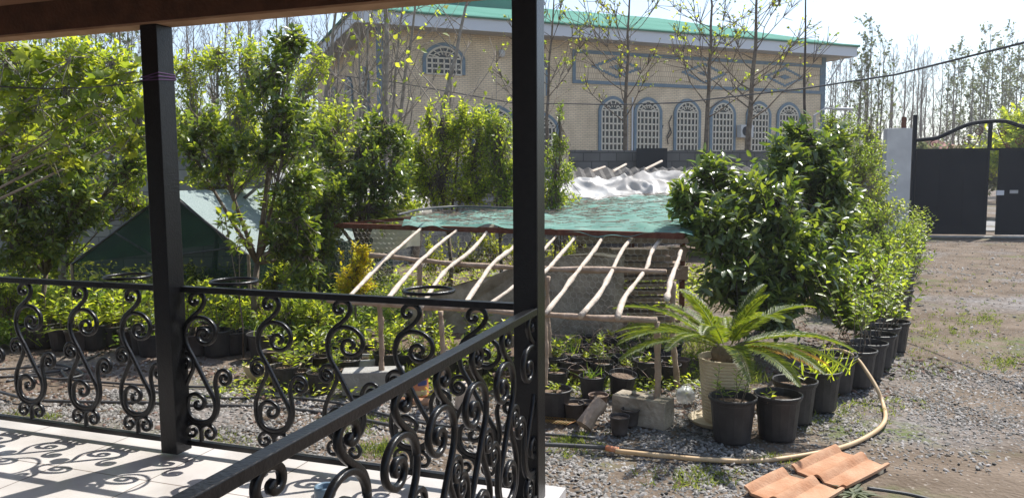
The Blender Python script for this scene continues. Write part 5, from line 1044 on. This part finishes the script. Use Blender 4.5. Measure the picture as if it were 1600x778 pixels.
# cinder block with a stake through it
p0_, p1_ = G(968, 660), G(1040, 674); cx = (p0_ + p1_) / 2; d = (p1_ - p0_); ang = math.atan2(d.y, d.x); R = np.array([[math.cos(ang), -math.sin(ang), 0], [math.sin(ang), math.cos(ang), 0], [0, 0, 1]])
t = empty('cinder_block', (cx.x, cx.y + .1, 0), 'mossy grey cinder block holding the round stake under the mesh frame', 'block')
Lb, Wb, Hb = .40, .17, .19; mb = MB(); cc = np.array([cx.x + .02, cx.y + .1, 0])
for (x0, x1, y0, y1) in ((-Lb / 2, Lb / 2, -Wb / 2, -.035), (-Lb / 2, Lb / 2, .035, Wb / 2), (-Lb / 2, -.10, -.035, .035), (-.03, .03, -.035, .035), (.10, Lb / 2, -.035, .035)):
    mb.box(cc + R @ np.array([(x0 + x1) / 2, (y0 + y1) / 2, Hb / 2]), (x1 - x0, y1 - y0, Hb), R)
mb.build('body', 'concrete_old', t)
mb = MB(); mb.box(cc + np.array([0, 0, .075]), (.28, .066, .15), R); mb.build('core', 'concrete_old', t)
mb = MB(); q0, q1 = G(533, 622), G(628, 612); c_ = (q0 + q1) / 2; mb.box((c_.x, c_.y + .09, .095), (.50, .20, .19), np.array([[.99, -.12, 0], [.12, .99, 0], [0, 0, 1]])); tag(mb.build('concrete_block', 'concrete', bevel=.012), 'solid pale concrete block in front of the small pots', 'block')
# pale broken trough with weeds
q0, q1 = G(368, 600), G(468, 592); t = empty('broken_trough', tuple((q0 + q1) / 2), 'pale broken trough of weeds lying before the left pots', 'trough'); c_ = (q0 + q1) / 2; W2 = (q1 - q0).length / 2; V = []; n = 24
mb = MB()
for k, (s, z) in enumerate(((.72, 0), (.9, .06), (1.0, .12), (.92, .118), (.8, .07), (0.01, .06))):
    for j in range(n):
        a = j * 2 * PI / n; rr = 1 + .06 * math.sin(3 * a + 1) + (.03 * math.sin(7 * a)); V.append((c_.x + W2 * s * rr * math.cos(a), c_.y + .08 + .14 * s * rr * math.sin(a), z * (1 + .22 * math.sin(2 * a + .5))))
mb.add(V, [(k * n + j, k * n + (j + 1) % n, (k + 1) * n + (j + 1) % n, (k + 1) * n + j) for k in range(5) for j in range(n)]); mb.build('shell', 'cream', t)
foliage(t, (c_.x - .1, c_.y + .08, .08), 90, .35, .12, (.04, .018), 'leaf_bright', 'simple')
# oval grey planter
q = G(556, 588); t = empty('oval_planter', tuple(q), 'grey oval planter of dry soil behind the concrete block', 'planter'); mb = MB(); V = []; n = 28
for (s, z) in ((.78, 0), (.95, .13), (1.05, .135), (1.05, .15), (.97, .15), (.9, .12)):
    for j in range(n): a = j * 2 * PI / n; V.append((q.x + .21 * s * math.cos(a), q.y + .1 + .12 * s * math.sin(a), z))
mb.add(V, [(k * n + j, k * n + (j + 1) % n, (k + 1) * n + (j + 1) % n, (k + 1) * n + j) for k in range(5) for j in range(n)]); mb.build('tub', 'plaster', t)
MB().add([(q.x + .19 * math.cos(j * 2 * PI / n), q.y + .1 + .108 * math.sin(j * 2 * PI / n), .125) for j in range(n)], [tuple(range(n))]).build('soil', 'soil', t)
# orange tin
q = G(652, 622); t = empty('paint_tin', tuple(q), 'old orange tin with a blue and pale label beside the small pots', 'tin'); MB().lathe([(0, 0), (.082, 0), (.085, .01), (.082, .015), (.082, .175), (.085, .18), (.08, .182), (.076, .16), (0, .15)], (q.x, q.y + .08, 0), 24).build('body', 'orange', t, smooth=True)
for nm, z0, z1, a0_, a1_, m_ in (('label', .02, .06, -2.6, -.5, 'cream'), ('label', .10, .14, -1.5, -.5, 'blue_label')):
    n = 10; V = []
    for z in (z0, z1):
        for j in range(n + 1): a = a0_ + (a1_ - a0_) * j / n; V.append((q.x + .0845 * math.cos(a), q.y + .08 + .0845 * math.sin(a), z))
    MB().add(V, [(j, j + 1, n + 2 + j, n + 1 + j) for j in range(n)]).build(nm, m_, t)
# stumps
q = G(728, 642); mb = MB(); mb.lathe([(0, 0), (.085, 0), (.082, .1), (.078, .19), (.0, .195)], (q.x, q.y + .08, 0), 14, flute=.05); tag(mb.build('wood_stump', 'wood_pole', bevel=.004), 'upright pale cut wood stump behind the side railing scrolls', 'stump')
q = G(928, 672); mb = MB(); a = np.array([q.x - .07, q.y, .03]); b = np.array([q.x + .06, q.y + .10, .17]); mb.tube([a, (a + b) / 2 + (0, 0, .01), b], [.062, .052, .055], 9); tag(mb.build('wood_log', 'wood_pole2'), 'short split log leaning against the small pots near the cinder block', 'log')
q = G(640, 632); mb = MB(); mb.tube([np.array([q.x - .13, q.y + .02, .03]), np.array([q.x + .16, q.y - .03, .03])], .026, 10); tag(mb.build('clay_pipe', 'terracotta', smooth=True), 'short clay coloured pipe lying in front of the orange tin', 'pipe')
# dead frond
q = G(900, 664); D0 = np.array([-.95, .3, 0]); P = np.array([np.array([q.x, q.y, .03]) + D0 * .30 * k / 14 for k in range(15)]); SS = np.array([.3, .95, .05]); parts = []
for sg in (1, -1): parts.append(leafarr(P, nrm(np.tile(SS * sg + D0 * .8, (15, 1))), np.tile((0, 0, 1.), (15, 1)), .09, .012, 'simple', .1))
v, f = join(parts); tag(rawmesh('dead_frond', v, f, 'leaf_cycad_old'), 'dry orange brown palm frond lying below the wide seedling pot', 'dead frond')
# clear plastic bag
q = G(1073, 634); mb = MB(); rs = np.random.RandomState(5); V = []; F = []
for k in range(9):
    for j in range(14): a = j * 2 * PI / 14; th = PI * k / 8; r = .075 * (1 + .14 * math.sin(5 * a + 3 * k) + .05 * rs.normal()); V.append((q.x + r * math.sin(th) * math.cos(a), q.y + .05 + r * math.sin(th) * math.sin(a), .07 + r * .85 * math.cos(th)))
F = [(k * 14 + j, k * 14 + (j + 1) % 14, (k + 1) * 14 + (j + 1) % 14, (k + 1) * 14 + j) for k in range(8) for j in range(14)]
mb.add(V, F); tag(mb.build('plastic_bag', 'plastic_clear', smooth=True), 'crumpled clear plastic bag between the cinder block and the cream bucket', 'bag')

# ================================================================== GRAVEL, WEEDS, GROUND COVER
def chips(n, xr, yr, dens, smin, smax, seed, name, m, label):
    rs = np.random.RandomState(seed); x = rs.uniform(*xr, n * 3); y = rs.uniform(*yr, n * 3); keep = rs.rand(n * 3) < dens(x, y); x, y = x[keep], y[keep]
    for q in (G(1238, 771), G(1304, 738)): k_ = (x - q.x) ** 2 + (y - q.y) ** 2 > .05; x, y = x[k_], y[k_]
    x, y = x[:n], y[:n]; n = len(x)
    z = .012 * np.sin(x * 1.7 + y) + .010 * np.sin(y * 2.3 - x * .8) + .006 * np.sin(5 * x + 3 * y) - .012
    s = smin + (smax - smin) * rs.rand(n) ** 2.2; a = rs.rand(n) * 6.28; k = 5; V = np.zeros((n, 2 * k, 3)); tx, ty = rs.normal(0, .28, n), rs.normal(0, .28, n)
    for j in range(k):
        th = a + j * 2 * PI / k + rs.normal(0, .18, n); rr = s * (.7 + .5 * rs.rand(n)); px_, py_ = rr * np.cos(th) * 1.25, rr * np.sin(th) * .85
        for q, hz in ((0, 0), (1, 1)):
            sc = 1 - .25 * q; V[:, q * k + j, 0] = px_ * sc; V[:, q * k + j, 1] = py_ * sc; V[:, q * k + j, 2] = hz * s * .38 + tx * px_ + ty * py_
    ca, sa = np.cos(a * 3), np.sin(a * 3); X = V[:, :, 0] * ca[:, None] - V[:, :, 1] * sa[:, None]; Yy = V[:, :, 0] * sa[:, None] + V[:, :, 1] * ca[:, None]
    V[:, :, 0] = X + x[:, None]; V[:, :, 1] = Yy + y[:, None]; V[:, :, 2] += (z + s * .08)[:, None]
    F = [(5, 6, 7), (5, 7, 8), (5, 8, 9)] + [t for j in range(5) for t in ((j, (j + 1) % 5, 5 + (j + 1) % 5), (j, 5 + (j + 1) % 5, 5 + j))]; F = np.array(F)
    o = rawmesh(name, V.reshape(-1, 3), (F[None] + (np.arange(n) * 10)[:, None, None]).reshape(-1, 3), m); tag(o, label, name.replace('_', ' '), kind='stuff')
PXC = np.array(tuple(PF(3.57, -.14)))
def outside_porch(x, y):
    u = (x - PO[0]) * PD[0] + (y - PO[1]) * PD[1]; v = (x - PO[0]) * PM[0] + (y - PO[1]) * PM[1]; return (v < -.16) | (u > 3.6)
def d_right(x, y):
    n_ = smooth_noise(x, y, 1.5, 2); core = np.exp(-(((x - 4.3) / 2.2) ** 2 + ((y - 5.75) / 1.0) ** 2) ** 2); far = np.exp(-(((x - 9.5) / 2.4) ** 2 + ((y - 11.3) / 1.6) ** 2) ** 2); pot = np.exp(-((x - 1.9) / 1.1) ** 2 - ((y - 5.2) / .8) ** 2) * .4
    return np.clip(core * .85 + far * .4 + pot + .05 + .12 * (n_ > .75), 0, 1) * (x > .9)
chips(30000, (.9, 8.5), (4.3, 8.6), d_right, .005, .017, 1, 'gravel', 'gravel', 'loose grey stone chips on the driveway in front of the black pots')
chips(6000, (5, 14), (8.6, 20), lambda x, y: np.clip(.10 * (smooth_noise(x, y, 1.1, 5) > .6) + .03 + .45 * np.exp(-(((x - 10) / 2.4) ** 2 + ((y - 12) / 2.0) ** 2)), 0, 1), .012, .032, 2, 'gravel', 'gravel', 'grey stone chips in patches farther up the driveway')
chips(30000, (-5.5, 1.6), (3.5, 7.2), lambda x, y: np.where(outside_porch(x, y), np.clip(.85 - .5 * (smooth_noise(x, y, 2.2, 9) > .68) - .7 * (y > 6.3), 0.03, 1), 0), .007, .019, 3, 'gravel', 'gravel', 'small grey stone chips between the porch and the pots')
chips(6000, (-5, 4), (5.2, 9), lambda x, y: np.clip(.6 * (smooth_noise(x, y, 3, 4) > .45), 0, 1) * ((x < 1.9) | (y > 6)), .008, .03, 4, 'leaf_litter', 'litter', 'dry brown leaf litter between the pots and under the mesh frame')
chips(9000, (2.2, 13.5), (5, 20), lambda x, y: np.clip(.35 + .6 * (smooth_noise(x, y, 1.9, 12) > .5), 0, 1) * (x > 1.2 + .46 * (y - 4.2)), .004, .013, 6, 'small_pebbles', 'gravel', 'fine pebbles and crumbs of soil scattered over the brown drive')
chips(5000, (2.2, 13.5), (5, 20), lambda x, y: .2 + .5 * (smooth_noise(x, y, 2.3, 14) > .55), .005, .018, 7, 'soil_crumbs', 'litter', 'brown soil crumbs and bits of dry leaf on the drive')
def tufts(n, fn, h, m, label, name, seed, w=.006):
    rs = np.random.RandomState(seed); c = fn(rs, n); k = 9; P = np.repeat(c, k, 0) + np.c_[rs.normal(0, .018, n * k), rs.normal(0, .018, n * k), np.zeros(n * k)]
    D = nrm(np.c_[rs.normal(0, .6, n * k), rs.normal(0, .6, n * k), np.ones(n * k) * .8]); N = nrm(rs.normal(size=D.shape) * np.array([1, 1, .3])); L = h * (.4 + .8 * rs.rand(n * k))
    v, f = leafarr(P, D, N, L, w, 'blade', .4); tag(rawmesh(name, v, f, m), label, name.replace('_', ' '), kind='stuff')
def around(spots, dens=1):
    def fn(rs, n):
        out = []
        for i in range(n):
            px_, py_, rx, ry = spots[rs.randint(len(spots))]; p = G(px_ + rs.normal() * rx, py_ + rs.normal() * ry); out.append((p.x, p.y, -.01))
        return np.array(out)
    return fn
tufts(800, around([(1100, 742, 40, 9), (890, 690, 26, 8), (345, 690, 40, 9), (620, 610, 10, 4), (40, 650, 40, 6), (1490, 450, 80, 18), (1510, 520, 44, 14), (1440, 515, 40, 16), (1430, 560, 28, 16), (1340, 640, 50, 12), (1200, 722, 40, 4), (1530, 495, 20, 6), (1565, 565, 20, 6), (560, 660, 28, 10), (600, 700, 20, 5)]), .045, 'grass', 'thin weeds and grass growing through the gravel', 'weeds', 1)
tufts(2600, lambda rs, n: np.c_[rs.uniform(-9, -1.6, n), rs.uniform(7.9, 12.5, n), np.zeros(n)], .20, 'leaf_ground', 'tall green grass behind the back row of pots', 'grass', 2, .010)
tufts(1500, lambda rs, n: np.c_[rs.uniform(-2.0, 2.2, n), rs.uniform(6.2, 8.3, n), np.zeros(n)], .10, 'grass', 'sparse weeds in the bed below the mesh frame', 'weeds', 3, .006)
# leafy ground cover
def cover(n, xr, yr, zmax, leaf, m, label, seed):
    rs = np.random.RandomState(seed); x, y = rs.uniform(*xr, n), rs.uniform(*yr, n); hgt = zmax * (.35 + .65 * smooth_noise(x, y, 3.1, seed)); P = np.c_[x, y, hgt * rs.rand(n) ** .6]
    D = nrm(np.c_[rs.normal(size=(n, 2)), rs.normal(.25, .4, n)]); N = nrm(np.array([0, 0, 1.]) + .5 * rs.normal(size=(n, 3))); L = leaf * (.6 + .7 * rs.rand(n)); v, f = leafarr(P, D, N, L, L * .45, 'simple', .2)
    o = rawmesh('ground_cover', v, f, m); tag(o, label, 'ground cover', kind='stuff')
cover(16000, (-9.5, -1.2), (7.75, 9.6), .34, .06, 'leaf_ground', 'dense leafy green ground cover behind the left pots', 5)
cover(9000, (-10, 4.5), (9.6, 12.8), .5, .08, 'leaf_bright', 'sunlit leafy undergrowth between the tent and the shrubs', 6)
cover(3500, (-2.4, 1.9), (5.9, 7.3), .12, .045, 'leaf_bright', 'small bright weeds and seedlings spread between the small pots', 7)
# weedy rosette by the tiles
q = G(1330, 772); n = 40; az = RS.rand(n) * 6.28; D = nrm(np.c_[np.cos(az), np.sin(az), .25 + .3 * RS.rand(n)]); v, f = leafarr(np.tile(np.array([q.x, q.y, .005]), (n, 1)) + RS.normal(0, .02, (n, 3)) * [1, 1, 0], D, np.tile((0, 0, 1.), (n, 1)), .08 + .05 * RS.rand(n), .022, 'lance', .35)
tag(rawmesh('rosette_weed', v, f, 'leaf_far'), 'grey green leafy weed growing at the edge of the upper clay tile', 'weed')

# ------------------------------------------------------------------ spring haze
hz = bpy.data.materials.new('haze'); hz.use_nodes = True; N = hz.node_tree; N.nodes.remove(N.nodes['Principled BSDF']); v = N.nodes.new('ShaderNodeVolumePrincipled')
v.inputs['Density'].default_value = .0010; v.inputs['Color'].default_value = (.93, .95, 1, 1); v.inputs['Anisotropy'].default_value = .3; N.links.new(v.outputs[0], N.nodes['Material Output'].inputs['Volume']); M['haze'] = hz
o = MB().box((0, 700, 10), (1300, 1700, 23)).build('haze', 'haze', origin=(0, 0, 0)); o['kind'] = 'stuff'
import re
for ob in bpy.data.objects:
    if 'label' in ob and len(re.findall(r"[A-Za-z0-9'-]+", ob['label'])) > 16: print('LONG', ob['label'])
